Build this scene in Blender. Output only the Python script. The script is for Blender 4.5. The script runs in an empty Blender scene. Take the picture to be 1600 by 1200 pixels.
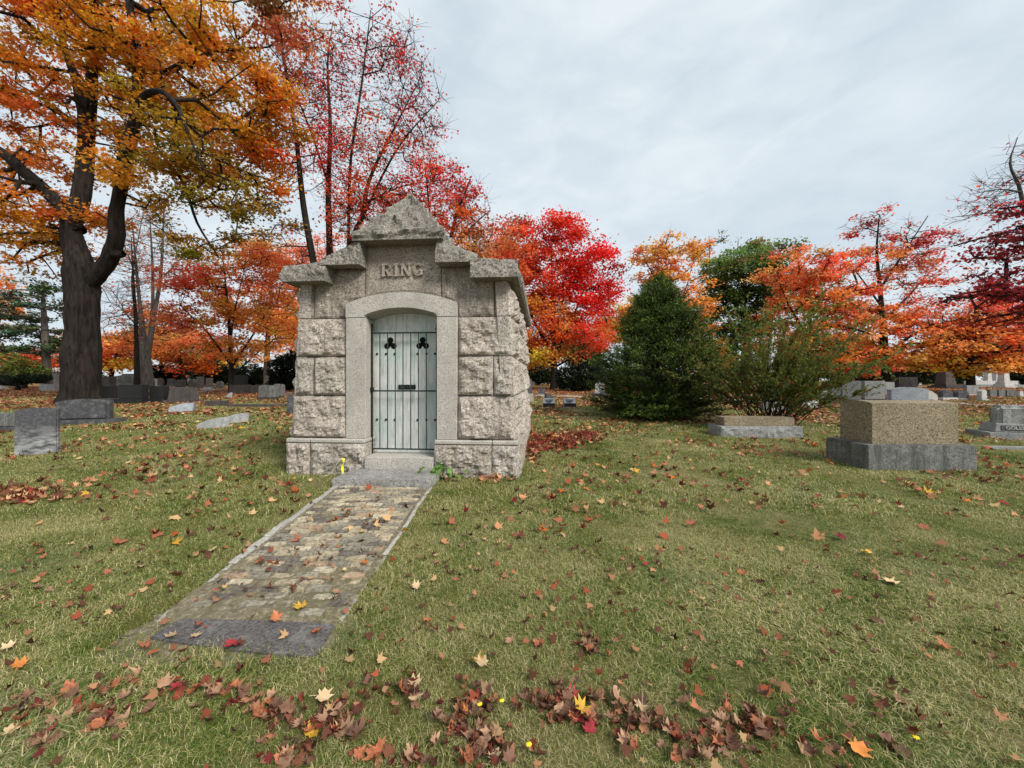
import bpy, bmesh, math, random
import numpy as np
from mathutils import Vector, Matrix, noise as mnoise

random.seed(7)
RNG = np.random.default_rng(11)
R = math.radians
scene = bpy.context.scene
COL = scene.collection

# ------------------------------------------------------------------ camera, sky, sun, exposure
FPX, CX, HY, CAMH = 601.0, 800.0, 594.0, 1.5          # focal length in photo pixels, principal point, eye height
cam_data = bpy.data.cameras.new('camera')
cam = bpy.data.objects.new('camera', cam_data)
COL.objects.link(cam)
cam.location = (0, 0, CAMH)
cam.rotation_euler = (R(90), 0, 0)
cam_data.sensor_width = 36.0
cam_data.lens = FPX / 1600.0 * 36.0
cam_data.shift_y = -6.0 / 1600.0
cam_data.clip_start = 0.05
cam_data.clip_end = 3000
scene.camera = cam

SUN_DIR = Vector((0.60, -0.58, 0.72)).normalized()
world = bpy.data.worlds.new('World')
scene.world = world
world.use_nodes = True
wn, wl = world.node_tree.nodes, world.node_tree.links
wn.clear()
w_out = wn.new('ShaderNodeOutputWorld')
w_sky = wn.new('ShaderNodeTexSky')
w_sky.sky_type = 'NISHITA'
w_sky.sun_disc = False
w_sky.sun_elevation = math.asin(SUN_DIR.z)
w_sky.sun_rotation = math.atan2(SUN_DIR.x, SUN_DIR.y)
w_bg = wn.new('ShaderNodeBackground')
w_bg.inputs['Strength'].default_value = 0.05
wl.new(w_sky.outputs[0], w_bg.inputs['Color'])
w_tc = wn.new('ShaderNodeTexCoord')
w_map = wn.new('ShaderNodeMapping')
w_map.inputs['Scale'].default_value = (1.0, 1.0, 2.2)
wl.new(w_tc.outputs['Generated'], w_map.inputs['Vector'])
w_n = wn.new('ShaderNodeTexNoise')
w_n.inputs['Scale'].default_value = 2.6
w_n.inputs['Detail'].default_value = 5
w_n.inputs['Roughness'].default_value = 0.5
w_n.inputs['Distortion'].default_value = 0.35
wl.new(w_map.outputs[0], w_n.inputs['Vector'])
w_r = wn.new('ShaderNodeValToRGB')
w_r.color_ramp.elements[0].position = 0.36
w_r.color_ramp.elements[0].color = (0.205, 0.237, 0.262, 1)
w_r.color_ramp.elements[1].position = 0.64
w_r.color_ramp.elements[1].color = (0.268, 0.292, 0.307, 1)
w_n2 = wn.new('ShaderNodeTexNoise')
w_n2.inputs['Scale'].default_value = 7.0
w_n2.inputs['Detail'].default_value = 6
w_n2.inputs['Roughness'].default_value = 0.55
w_n2.inputs['Distortion'].default_value = 0.6
wl.new(w_map.outputs[0], w_n2.inputs['Vector'])
w_ma = wn.new('ShaderNodeMix')
w_ma.inputs[0].default_value = 0.42
wl.new(w_n.outputs['Fac'], w_ma.inputs[2])
wl.new(w_n2.outputs['Fac'], w_ma.inputs[3])
wl.new(w_ma.outputs[0], w_r.inputs[0])
w_cl = wn.new('ShaderNodeBackground')
w_cl.inputs['Strength'].default_value = 1.0
wl.new(w_r.outputs[0], w_cl.inputs['Color'])
w_mix = wn.new('ShaderNodeMixShader')
w_mix.inputs[0].default_value = 0.94                     # an almost closed overcast deck over the blue sky
wl.new(w_bg.outputs[0], w_mix.inputs[1])
wl.new(w_cl.outputs[0], w_mix.inputs[2])
wl.new(w_mix.outputs[0], w_out.inputs['Surface'])

sun_data = bpy.data.lights.new('sun', 'SUN')
sun_data.energy = 1.5
sun_data.angle = R(20)
sun_data.color = (1.0, 0.96, 0.90)
sun = bpy.data.objects.new('sun', sun_data)
COL.objects.link(sun)
sun.rotation_euler = SUN_DIR.to_track_quat('Z', 'Y').to_euler()
sun.location = (20, -10, 30)

vs = scene.view_settings
vs.view_transform = 'Standard'
vs.look = 'None'
vs.exposure = 1.65
vs.gamma = 1.0
vs.use_curve_mapping = False
scene.cycles.max_bounces = 8
scene.cycles.diffuse_bounces = 4
scene.cycles.transmission_bounces = 4
scene.cycles.use_denoising = True


# ------------------------------------------------------------------ geometry helpers
def gz(y):
    """height of the lawn: level round the mausoleum, rising gently behind it"""
    t = max(0.0, y - 6.5)
    return 1.28 * (1 - math.exp(-0.0225 * t / 1.28))


def gz_np(y):
    t = np.maximum(0.0, y - 6.5)
    return 1.28 * (1 - np.exp(-0.0225 * t / 1.28))


def dist(py):
    """distance along the view axis of the lawn seen at photo row py"""
    lo, hi = 0.5, 400.0
    for _ in range(60):
        m = 0.5 * (lo + hi)
        if CAMH - (py - HY) / FPX * m > gz(m):
            lo = m
        else:
            hi = m
    return 0.5 * (lo + hi)


def gpt(px, py):
    d = dist(py)
    return Vector(((px - CX) / FPX * d, d, gz(d)))


def at(px, py, d):
    return Vector(((px - CX) / FPX * d, d, CAMH - (py - HY) / FPX * d))


def S(r, g, b):
    return tuple(((c / 255) / 12.92 if c / 255 <= 0.04045 else ((c / 255 + 0.055) / 1.055) ** 2.4) for c in (r, g, b))


def link(o, parent=None):
    COL.objects.link(o)
    if parent is not None:
        o.parent = parent
    return o


def tag(o, label, cat, group=None):
    o['label'] = label
    o['category'] = cat
    if group:
        o['group'] = group
    return o


def empty(name, loc=(0, 0, 0), rz=0.0):
    e = bpy.data.objects.new(name, None)
    e.empty_display_size = 0.2
    COL.objects.link(e)
    e.location = loc
    e.rotation_euler = (0, 0, rz)
    return e


def bm_obj(name, bm, m, parent=None, smooth=False):
    me = bpy.data.meshes.new(name)
    bm.normal_update()
    bm.to_mesh(me)
    bm.free()
    if m is not None:
        me.materials.append(m)
    if smooth:
        for p in me.polygons:
            p.use_smooth = True
    return link(bpy.data.objects.new(name, me), parent)


def np_mesh(name, verts, faces, m=None, cols=None, smooth=False):
    """verts (N,3); faces (F,k) int; cols (N,3) linear colours stored as attribute 'tint'"""
    verts = np.ascontiguousarray(verts, dtype=np.float32)
    faces = np.ascontiguousarray(faces, dtype=np.int32)
    me = bpy.data.meshes.new(name)
    me.vertices.add(len(verts))
    me.vertices.foreach_set('co', verts.ravel())
    F, k = faces.shape
    me.loops.add(F * k)
    me.loops.foreach_set('vertex_index', faces.ravel())
    me.polygons.add(F)
    me.polygons.foreach_set('loop_start', np.arange(0, F * k, k, dtype=np.int32))
    if smooth:
        me.polygons.foreach_set('use_smooth', np.ones(F, dtype=bool))
    me.update(calc_edges=True)
    if cols is not None:
        a = me.color_attributes.new('tint', 'FLOAT_COLOR', 'POINT')
        c4 = np.ones((len(verts), 4), dtype=np.float32)
        c4[:, :3] = cols
        a.data.foreach_set('color', c4.ravel())
    if m is not None:
        me.materials.append(m)
    return me


def np_obj(name, verts, faces, m=None, parent=None, cols=None, smooth=False):
    return link(bpy.data.objects.new(name, np_mesh(name, verts, faces, m, cols, smooth)), parent)


def add_box(bm, x0, x1, y0, y1, z0, z1):
    v = [bm.verts.new(p) for p in ((x0, y0, z0), (x1, y0, z0), (x1, y1, z0), (x0, y1, z0),
                                   (x0, y0, z1), (x1, y0, z1), (x1, y1, z1), (x0, y1, z1))]
    for f in ((0, 3, 2, 1), (4, 5, 6, 7), (0, 1, 5, 4), (1, 2, 6, 5), (2, 3, 7, 6), (3, 0, 4, 7)):
        bm.faces.new([v[i] for i in f])
    return v


def box_obj(name, b, m, parent=None, bevel=0.0, seg=2):
    bm = bmesh.new()
    add_box(bm, *b)
    if bevel:
        bmesh.ops.bevel(bm, geom=list(bm.edges), offset=bevel, segments=seg, affect='EDGES', profile=0.6)
    return bm_obj(name, bm, m, parent)


def prism(bm, pts, y0, y1):
    """outline pts [(x, z)] extruded from y0 to y1"""
    a = [bm.verts.new((x, y0, z)) for x, z in pts]
    b = [bm.verts.new((x, y1, z)) for x, z in pts]
    n = len(pts)
    bm.faces.new(a)
    bm.faces.new(b[::-1])
    for i in range(n):
        bm.faces.new((a[(i + 1) % n], a[i], b[i], b[(i + 1) % n]))
    return a, b


def fbm(p, o=4):
    return mnoise.fractal(p, 0.9, 2.1, o, noise_basis='PERLIN_ORIGINAL')


# ------------------------------------------------------------------ materials
def new_mat(name):
    m = bpy.data.materials.new(name)
    m.use_nodes = True
    nt = m.node_tree
    b = nt.nodes['Principled BSDF']
    b.inputs['Roughness'].default_value = 0.85
    b.inputs['Specular IOR Level'].default_value = 0.25
    return m, nt, b


def N(nt, typ, **kw):
    n = nt.nodes.new(typ)
    for k, v in kw.items():
        if k in n.inputs:
            n.inputs[k].default_value = v
        else:
            setattr(n, k, v)
    return n


def noise_node(nt, vec, scale, detail=4, rough=0.55, dist_=0.0):
    n = N(nt, 'ShaderNodeTexNoise', Scale=scale, Detail=detail, Roughness=rough, Distortion=dist_)
    if vec is not None:
        nt.links.new(vec, n.inputs['Vector'])
    return n.outputs['Fac']


def ramp(nt, fac, stops):
    r = nt.nodes.new('ShaderNodeValToRGB')
    el = r.color_ramp.elements
    while len(el) < len(stops):
        el.new(0.5)
    for e, (p, c) in zip(el, stops):
        e.position = p
        e.color = (c[0], c[1], c[2], 1) if not isinstance(c, float) else (c, c, c, 1)
    nt.links.new(fac, r.inputs[0])
    return r.outputs[0]


def mix(nt, fac, a, b, mode='MIX'):
    m = nt.nodes.new('ShaderNodeMix')
    m.data_type = 'RGBA'
    m.blend_type = mode
    if isinstance(fac, float):
        m.inputs[0].default_value = fac
    else:
        nt.links.new(fac, m.inputs[0])
    for i, v in ((6, a), (7, b)):
        if isinstance(v, tuple):
            m.inputs[i].default_value = (v[0], v[1], v[2], 1)
        else:
            nt.links.new(v, m.inputs[i])
    return m.outputs[2]


def bump(nt, b, h, strength, d=0.01):
    n = nt.nodes.new('ShaderNodeBump')
    n.inputs['Strength'].default_value = strength
    n.inputs['Distance'].default_value = d
    nt.links.new(h, n.inputs['Height'])
    nt.links.new(n.outputs[0], b.inputs['Normal'])
    return n


def stone_mat(name, light, mid, dark, grain=90.0, streak=0.0, streak_col=(0.05, 0.05, 0.05), lichen=0.0, lichen_col=(0.5, 0.5, 0.46),
              bump_s=0.5, bump_d=0.012, speck=0.62, rough=0.85, relief=26.0, top_white=0.0):
    """speckled granite with optional vertical weather streaks and pale lichen"""
    m, nt, b = new_mat(name)
    g = N(nt, 'ShaderNodeNewGeometry')
    pos = g.outputs['Position']
    n1 = noise_node(nt, pos, grain, 3, 0.7)
    c = ramp(nt, n1, [(0.34, dark), (0.47, mid), (speck, light)])
    n2 = noise_node(nt, pos, 2.3, 5, 0.6)
    c = mix(nt, ramp(nt, n2, [(0.38, 0.0), (0.68, 0.55)]), c, tuple(0.62 * x for x in mid))
    if streak:
        mp = N(nt, 'ShaderNodeMapping')
        mp.inputs['Scale'].default_value = (7.0, 7.0, 0.8)
        nt.links.new(pos, mp.inputs['Vector'])
        n3 = noise_node(nt, mp.outputs[0], 1.3, 6, 0.65)
        c = mix(nt, ramp(nt, n3, [(0.42, 0.0), (0.62, streak)]), c, streak_col)
    if lichen:
        n4 = noise_node(nt, pos, 7.0, 6, 0.7, 0.4)
        c = mix(nt, ramp(nt, n4, [(0.52, 0.0), (0.64, lichen)]), c, lichen_col)
    nt.links.new(c, b.inputs['Base Color'])
    b.inputs['Roughness'].default_value = rough
    h1 = noise_node(nt, pos, relief, 5, 0.7)
    bump(nt, b, h1, bump_s, bump_d)
    return m


M = {}
M['rock'] = stone_mat('rock_faced_granite', (0.63, 0.565, 0.49), (0.415, 0.36, 0.302), (0.135, 0.11, 0.09), 36, streak=0.4, streak_col=(0.20, 0.165, 0.13),
                      bump_s=1.0, bump_d=0.042, relief=24, speck=0.60)
M['rock_b'] = stone_mat('rock_faced_granite_grey', (0.60, 0.55, 0.485), (0.385, 0.34, 0.29), (0.12, 0.10, 0.083), 33, streak=0.5, streak_col=(0.19, 0.16, 0.125),
                        bump_s=1.0, bump_d=0.035, relief=17, speck=0.60)
M['rock_c'] = stone_mat('rock_faced_granite_pink', (0.65, 0.575, 0.505), (0.43, 0.368, 0.312), (0.145, 0.115, 0.095), 38, streak=0.3, streak_col=(0.22, 0.175, 0.14),
                        bump_s=1.0, bump_d=0.045, relief=20, speck=0.60)
M['rock_top'] = stone_mat('grimy_upper_granite', (0.49, 0.425, 0.36), (0.305, 0.26, 0.215), (0.10, 0.083, 0.067), 38, streak=0.55, streak_col=(0.14, 0.115, 0.09),
                          bump_s=0.9, bump_d=0.025, relief=28, speck=0.60)
M['rock_cap'] = stone_mat('weathered_cap_granite', (0.45, 0.415, 0.36), (0.265, 0.24, 0.203), (0.075, 0.066, 0.054), 36, streak=0.35, streak_col=(0.13, 0.118, 0.095),
                          bump_s=1.0, bump_d=0.055, relief=21, speck=0.60)
M['smooth'] = stone_mat('dressed_granite', (0.50, 0.475, 0.425), (0.39, 0.365, 0.32), (0.16, 0.145, 0.12), 55, bump_s=0.3, bump_d=0.006, relief=90)
M['name'] = stone_mat('hammered_granite', (0.47, 0.405, 0.34), (0.28, 0.238, 0.195), (0.10, 0.08, 0.063), 42, bump_s=0.7, bump_d=0.012, relief=40)
M['step'] = stone_mat('worn_step_granite', (0.36, 0.345, 0.32), (0.22, 0.21, 0.195), (0.085, 0.08, 0.07), 45, lichen=0.5, lichen_col=(0.42, 0.41, 0.38), bump_s=0.5, bump_d=0.012)
M['mortar'] = stone_mat('joint_mortar', (0.10, 0.088, 0.075), (0.075, 0.065, 0.055), (0.05, 0.042, 0.036), 60)
M['paver'] = stone_mat('dark_paver', (0.16, 0.147, 0.143), (0.088, 0.079, 0.077), (0.042, 0.037, 0.036), 55, lichen=0.45, lichen_col=(0.24, 0.225, 0.20), bump_s=0.4, bump_d=0.006, relief=60)
M['letter'] = stone_mat('letter_granite', (0.48, 0.42, 0.35), (0.34, 0.29, 0.24), (0.15, 0.125, 0.10), 42, bump_s=0.3, bump_d=0.005, relief=60)
M['kerb'] = stone_mat('kerb_stone', (0.48, 0.455, 0.41), (0.33, 0.31, 0.275), (0.14, 0.13, 0.11), 60, lichen=0.4)
M['slate'] = stone_mat('dark_slate', (0.12, 0.12, 0.125), (0.068, 0.068, 0.072), (0.034, 0.034, 0.036), 30, streak=0.5, streak_col=(0.030, 0.030, 0.030), lichen=0.35, lichen_col=(0.26, 0.26, 0.25))
M['grey'] = stone_mat('grey_granite', (0.38, 0.38, 0.365), (0.25, 0.25, 0.24), (0.095, 0.095, 0.09), 45, streak=0.35, streak_col=(0.10, 0.10, 0.095))
M['stain'] = stone_mat('stained_granite', (0.225, 0.225, 0.21), (0.13, 0.13, 0.12), (0.045, 0.045, 0.04), 45, streak=0.75, streak_col=(0.050, 0.050, 0.045), lichen=0.30, lichen_col=(0.33, 0.33, 0.31))
M['tan'] = stone_mat('tan_granite', (0.335, 0.275, 0.185), (0.225, 0.18, 0.115), (0.065, 0.05, 0.032), 34, bump_s=0.8, bump_d=0.02, speck=0.60, relief=40)
M['brown'] = stone_mat('brown_granite', (0.115, 0.10, 0.088), (0.07, 0.06, 0.054), (0.03, 0.026, 0.024), 40, streak=0.6, streak_col=(0.032, 0.028, 0.026), lichen=0.25, lichen_col=(0.20, 0.185, 0.165))
M['black'] = stone_mat('black_granite', (0.026, 0.026, 0.026), (0.015, 0.015, 0.015), (0.008, 0.008, 0.008), 60, rough=0.5, bump_s=0.15)
M['white'] = stone_mat('white_marble', (0.62, 0.61, 0.58), (0.50, 0.49, 0.465), (0.30, 0.29, 0.275), 14, streak=0.35, streak_col=(0.22, 0.22, 0.21), bump_s=0.2)
M['streaked'] = stone_mat('pale_streaked_granite', (0.44, 0.44, 0.42), (0.30, 0.30, 0.285), (0.12, 0.12, 0.11), 45, streak=0.8, streak_col=(0.09, 0.09, 0.085), lichen=0.3, lichen_col=(0.50, 0.50, 0.47))
M['panel'] = stone_mat('stained_panel', (0.12, 0.12, 0.115), (0.075, 0.075, 0.07), (0.04, 0.04, 0.037), 45)
M['bluegrey'] = stone_mat('pale_blue_marble', (0.34, 0.37, 0.40), (0.27, 0.29, 0.315), (0.16, 0.175, 0.19), 14, bump_s=0.25)


def scuffed_slate():
    """slate whose lower half was scuffed pale by mowers"""
    m, nt, b = new_mat('scuffed_slate')
    pos = N(nt, 'ShaderNodeNewGeometry').outputs['Position']
    obj = N(nt, 'ShaderNodeTexCoord').outputs['Object']
    c = ramp(nt, noise_node(nt, pos, 26, 5, 0.7), [(0.3, (0.035, 0.035, 0.038)), (0.6, (0.085, 0.085, 0.09)), (0.75, (0.16, 0.16, 0.16))])
    sp = N(nt, 'ShaderNodeSeparateXYZ')
    nt.links.new(obj, sp.inputs[0])
    mp = N(nt, 'ShaderNodeMapping')
    mp.inputs['Rotation'].default_value = (0, R(38), 0)
    mp.inputs['Scale'].default_value = (4.0, 4.0, 11)
    nt.links.new(obj, mp.inputs['Vector'])
    s = noise_node(nt, mp.outputs[0], 1.4, 5, 0.6)
    lo = N(nt, 'ShaderNodeMapRange')
    lo.inputs['From Min'].default_value = 0.62
    lo.inputs['From Max'].default_value = 0.22
    nt.links.new(sp.outputs['Z'], lo.inputs['Value'])
    ml = N(nt, 'ShaderNodeMath', operation='MULTIPLY')
    nt.links.new(ramp(nt, s, [(0.40, 0.0), (0.60, 0.85)]), ml.inputs[0])
    nt.links.new(lo.outputs[0], ml.inputs[1])
    c = mix(nt, ml.outputs[0], c, (0.33, 0.33, 0.325))
    c = mix(nt, ramp(nt, noise_node(nt, pos, 16, 5, 0.7), [(0.60, 0.0), (0.70, 0.6)]), c, (0.22, 0.22, 0.215))
    nt.links.new(c, b.inputs['Base Color'])
    bump(nt, b, noise_node(nt, pos, 30, 5, 0.7), 0.5, 0.01)
    return m


M['scuffed'] = scuffed_slate()


def door_material():
    m, nt, b = new_mat('weathered_marble_door')
    pos = N(nt, 'ShaderNodeNewGeometry').outputs['Position']
    mp = N(nt, 'ShaderNodeMapping')
    mp.inputs['Scale'].default_value = (9, 9, 1.6)
    nt.links.new(pos, mp.inputs['Vector'])
    c = ramp(nt, noise_node(nt, mp.outputs[0], 2.0, 6, 0.65), [(0.30, (0.36, 0.375, 0.36)), (0.5, (0.58, 0.585, 0.56)), (0.7, (0.68, 0.67, 0.64))])
    c = mix(nt, ramp(nt, noise_node(nt, pos, 1.6, 3, 0.5), [(0.44, 0.0), (0.64, 0.7)]), c, (0.38, 0.50, 0.455))     # copper wash under the bars
    c = mix(nt, ramp(nt, noise_node(nt, mp.outputs[0], 7.0, 6, 0.75), [(0.58, 0.0), (0.70, 0.7)]), c, (0.20, 0.195, 0.175))
    mp2 = N(nt, 'ShaderNodeMapping')
    mp2.inputs['Scale'].default_value = (14, 14, 0.7)
    nt.links.new(pos, mp2.inputs['Vector'])
    c = mix(nt, ramp(nt, noise_node(nt, mp2.outputs[0], 1.6, 4, 0.6), [(0.54, 0.0), (0.66, 0.6)]), c, (0.27, 0.42, 0.37))     # verdigris runs
    nt.links.new(c, b.inputs['Base Color'])
    b.inputs['Roughness'].default_value = 0.6
    bump(nt, b, noise_node(nt, pos, 60, 4, 0.6), 0.15, 0.004)
    return m


M['door'] = door_material()


def plain(name, col, rough=0.6, metal=0.0, var=0.25, scale=12.0):
    m, nt, b = new_mat(name)
    pos = N(nt, 'ShaderNodeNewGeometry').outputs['Position']
    c = ramp(nt, noise_node(nt, pos, scale, 4, 0.6), [(0.3, tuple(x * (1 - var) for x in col)), (0.7, tuple(min(1, x * (1 + var)) for x in col))])
    nt.links.new(c, b.inputs['Base Color'])
    b.inputs['Roughness'].default_value = rough
    b.inputs['Metallic'].default_value = metal
    return m


M['iron'] = plain('green_black_iron', (0.030, 0.042, 0.038), 0.6, 0.3, 0.45, 30)
M['dark_iron'] = plain('black_iron', (0.012, 0.013, 0.013), 0.6, 0.2, 0.3, 30)
M['hole_dark'] = plain('painted_hole_dark', (0.004, 0.004, 0.004), 1.0)  # near-black colour for the darkness inside the door's trefoil holes
M['yellow_tape'] = plain('yellow_tape', (0.80, 0.72, 0.04), 0.45)
M['string'] = plain('pale_string', (0.55, 0.52, 0.30), 0.8)
M['flower'] = plain('yellow_petals', (0.85, 0.62, 0.02), 0.6)
M['weed'] = plain('green_weed_leaf', (0.09, 0.17, 0.035), 0.5, 0, 0.5, 20)


def bark_mat(name, light, dark, sz=1.0, bs=0.9):
    m, nt, b = new_mat(name)
    pos = N(nt, 'ShaderNodeNewGeometry').outputs['Position']
    mp = N(nt, 'ShaderNodeMapping')
    mp.inputs['Scale'].default_value = (7 * sz, 7 * sz, 1.1 * sz)
    nt.links.new(pos, mp.inputs['Vector'])
    h = noise_node(nt, mp.outputs[0], 1.0, 6, 0.7, 0.5)
    c = ramp(nt, h, [(0.38, dark), (0.60, light)])
    c = mix(nt, ramp(nt, noise_node(nt, pos, 1.4, 4, 0.6), [(0.45, 0.0), (0.7, 0.6)]), c, tuple(0.55 * x for x in light))
    nt.links.new(c, b.inputs['Base Color'])
    b.inputs['Roughness'].default_value = 0.95
    bump(nt, b, h, bs, 0.14)
    return m


M['bark'] = bark_mat('old_maple_bark', (0.036, 0.027, 0.021), (0.004, 0.003, 0.0024), 1.0, 1.0)
M['bark2'] = bark_mat('young_maple_bark', (0.036, 0.028, 0.023), (0.010, 0.008, 0.0065))
M['bark_grey'] = bark_mat('grey_bark', (0.125, 0.108, 0.094), (0.05, 0.042, 0.036))


def leaf_mat(name, transl=0.5, rough=0.55):
    m, nt, b = new_mat(name)
    a = N(nt, 'ShaderNodeAttribute', attribute_name='tint')
    nt.links.new(a.outputs['Color'], b.inputs['Base Color'])
    b.inputs['Roughness'].default_value = rough
    b.inputs['Specular IOR Level'].default_value = 0.2
    t = nt.nodes.new('ShaderNodeBsdfTranslucent')
    nt.links.new(a.outputs['Color'], t.inputs['Color'])
    mx = nt.nodes.new('ShaderNodeMixShader')
    mx.inputs[0].default_value = transl
    out = nt.nodes['Material Output']
    nt.links.new(b.outputs[0], mx.inputs[1])
    nt.links.new(t.outputs[0], mx.inputs[2])
    nt.links.new(mx.outputs[0], out.inputs['Surface'])
    return m


M['leaf'] = leaf_mat('tree_leaf', 0.55)
M['needle'] = leaf_mat('evergreen_needle', 0.12, 0.6)
M['litter'] = leaf_mat('fallen_leaf_litter', 0.15, 0.8)


def dry_leaf(name, a, bcol, vein):
    m, nt, b = new_mat(name)
    tc = N(nt, 'ShaderNodeTexCoord').outputs['Object']
    oi = N(nt, 'ShaderNodeObjectInfo').outputs['Random']
    c = ramp(nt, noise_node(nt, tc, 16, 5, 0.65), [(0.3, bcol), (0.62, a)])
    c = mix(nt, ramp(nt, noise_node(nt, tc, 45, 4, 0.6), [(0.58, 0.0), (0.66, 0.6)]), c, vein)
    h = N(nt, 'ShaderNodeHueSaturation')
    r = N(nt, 'ShaderNodeMapRange')
    r.inputs['To Min'].default_value = 0.65
    r.inputs['To Max'].default_value = 1.25
    nt.links.new(oi, r.inputs['Value'])
    nt.links.new(r.outputs[0], h.inputs['Value'])
    nt.links.new(c, h.inputs['Color'])
    nt.links.new(h.outputs[0], b.inputs['Base Color'])
    b.inputs['Roughness'].default_value = 0.7
    bump(nt, b, noise_node(nt, tc, 60, 4, 0.6), 0.4, 0.003)
    return m


LEAF_M = {
    'tan': dry_leaf('tan_dry_leaf', (0.36, 0.21, 0.125), (0.21, 0.115, 0.068), (0.22, 0.12, 0.075)),
    'pale': dry_leaf('pale_leaf', (0.55, 0.40, 0.24), (0.42, 0.28, 0.15), (0.38, 0.25, 0.14)),
    'brown': dry_leaf('brown_dry_leaf', (0.19, 0.095, 0.056), (0.085, 0.04, 0.026), (0.08, 0.038, 0.028)),
    'rust': dry_leaf('rust_leaf', (0.42, 0.15, 0.065), (0.25, 0.075, 0.035), (0.14, 0.045, 0.026)),
    'red': dry_leaf('dark_red_leaf', (0.30, 0.03, 0.035), (0.15, 0.014, 0.018), (0.09, 0.012, 0.012)),
    'orange': dry_leaf('orange_leaf', (0.55, 0.21, 0.045), (0.38, 0.12, 0.03), (0.30, 0.09, 0.03)),
    'yellow': dry_leaf('yellow_leaf', (0.68, 0.42, 0.05), (0.54, 0.29, 0.04), (0.42, 0.20, 0.04)),
}


def lawn_material():
    m, nt, b = new_mat('lawn_soil')
    pos = N(nt, 'ShaderNodeNewGeometry').outputs['Position']
    fine = noise_node(nt, pos, 55, 5, 0.75)
    c = ramp(nt, fine, [(0.3, (0.036, 0.040, 0.010)), (0.5, (0.092, 0.090, 0.024)), (0.72, (0.23, 0.20, 0.082))])
    patch = noise_node(nt, pos, 0.55, 5, 0.6)
    c = mix(nt, ramp(nt, patch, [(0.42, 0.0), (0.62, 0.7)]), c, ramp(nt, fine, [(0.3, (0.13, 0.105, 0.05)), (0.7, (0.33, 0.27, 0.155))]))
    lit = noise_node(nt, pos, 9.0, 5, 0.75)
    sep = N(nt, 'ShaderNodeSeparateXYZ')
    nt.links.new(pos, sep.inputs[0])
    far = N(nt, 'ShaderNodeMapRange')
    far.inputs['From Min'].default_value = 15
    far.inputs['From Max'].default_value = 34
    nt.links.new(sep.outputs['Y'], far.inputs['Value'])
    mlt = N(nt, 'ShaderNodeMath', operation='MULTIPLY')
    nt.links.new(ramp(nt, lit, [(0.44, 0.0), (0.58, 0.8)]), mlt.inputs[0])
    nt.links.new(far.outputs[0], mlt.inputs[1])
    c = mix(nt, mlt.outputs[0], c, ramp(nt, noise_node(nt, pos, 22, 3, 0.6), [(0.35, (0.24, 0.075, 0.04)), (0.65, (0.42, 0.20, 0.10))]))   # far leaf litter
    nt.links.new(c, b.inputs['Base Color'])
    b.inputs['Roughness'].default_value = 1.0
    b.inputs['Specular IOR Level'].default_value = 0.0
    bump(nt, b, fine, 0.6, 0.03)
    return m


M['lawn'] = lawn_material()


def grass_material():
    m, nt, b = new_mat('grass_blade')
    pos = N(nt, 'ShaderNodeNewGeometry').outputs['Position']
    tone = N(nt, 'ShaderNodeAttribute', attribute_name='tint')
    sep = N(nt, 'ShaderNodeSeparateColor')
    nt.links.new(tone.outputs['Color'], sep.inputs[0])
    patch = noise_node(nt, pos, 0.9, 6, 0.68, 0.5)
    add = N(nt, 'ShaderNodeMath', operation='MULTIPLY_ADD')
    nt.links.new(sep.outputs[0], add.inputs[0])
    add.inputs[1].default_value = 0.60
    nt.links.new(patch, add.inputs[2])
    c = ramp(nt, add.outputs[0], [(0.46, (0.050, 0.104, 0.012)), (0.67, (0.124, 0.180, 0.028)), (0.86, (0.285, 0.285, 0.080)), (1.02, (0.60, 0.51, 0.275))])
    cool = noise_node(nt, pos, 1.1, 3, 0.5)
    c = mix(nt, ramp(nt, cool, [(0.54, 0.0), (0.72, 0.35)]), c, (0.20, 0.26, 0.12))
    nt.links.new(c, b.inputs['Base Color'])
    b.inputs['Roughness'].default_value = 0.6
    b.inputs['Specular IOR Level'].default_value = 0.2
    t = nt.nodes.new('ShaderNodeBsdfTranslucent')
    nt.links.new(c, t.inputs['Color'])
    mx = nt.nodes.new('ShaderNodeMixShader')
    mx.inputs[0].default_value = 0.3
    nt.links.new(b.outputs[0], mx.inputs[1])
    nt.links.new(t.outputs[0], mx.inputs[2])
    nt.links.new(mx.outputs[0], nt.nodes['Material Output'].inputs['Surface'])
    return m


M['grass'] = grass_material()


def soil_material():
    m, nt, b = new_mat('sandy_path_soil')
    pos = N(nt, 'ShaderNodeNewGeometry').outputs['Position']
    f = noise_node(nt, pos, 30, 6, 0.8)
    c = ramp(nt, f, [(0.36, (0.10, 0.082, 0.052)), (0.52, (0.185, 0.155, 0.10)), (0.74, (0.44, 0.375, 0.26))])
    c = mix(nt, ramp(nt, noise_node(nt, pos, 3.2, 5, 0.65), [(0.50, 0.0), (0.66, 0.7)]), c, (0.12, 0.115, 0.055))
    nt.links.new(c, b.inputs['Base Color'])
    b.inputs['Roughness'].default_value = 1.0
    bump(nt, b, f, 0.8, 0.015)
    return m


M['soil'] = soil_material()
M['lane'] = stone_mat('leaf_strewn_lane', (0.50, 0.42, 0.36), (0.38, 0.30, 0.25), (0.26, 0.17, 0.13), 12, bump_s=0.2)
BRICK_M = [stone_mat('brick_' + n, tuple(min(1, 1.5 * x) for x in c), c, tuple(0.42 * x for x in c), 30, lichen=0.35, lichen_col=(0.36, 0.33, 0.22), bump_s=1.0, bump_d=0.02, relief=34)
           for n, c in (('buff', (0.38, 0.315, 0.215)), ('grey', (0.25, 0.22, 0.17)), ('dark', (0.135, 0.115, 0.095)), ('pink', (0.36, 0.25, 0.165)), ('pale', (0.46, 0.40, 0.29)))]


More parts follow.
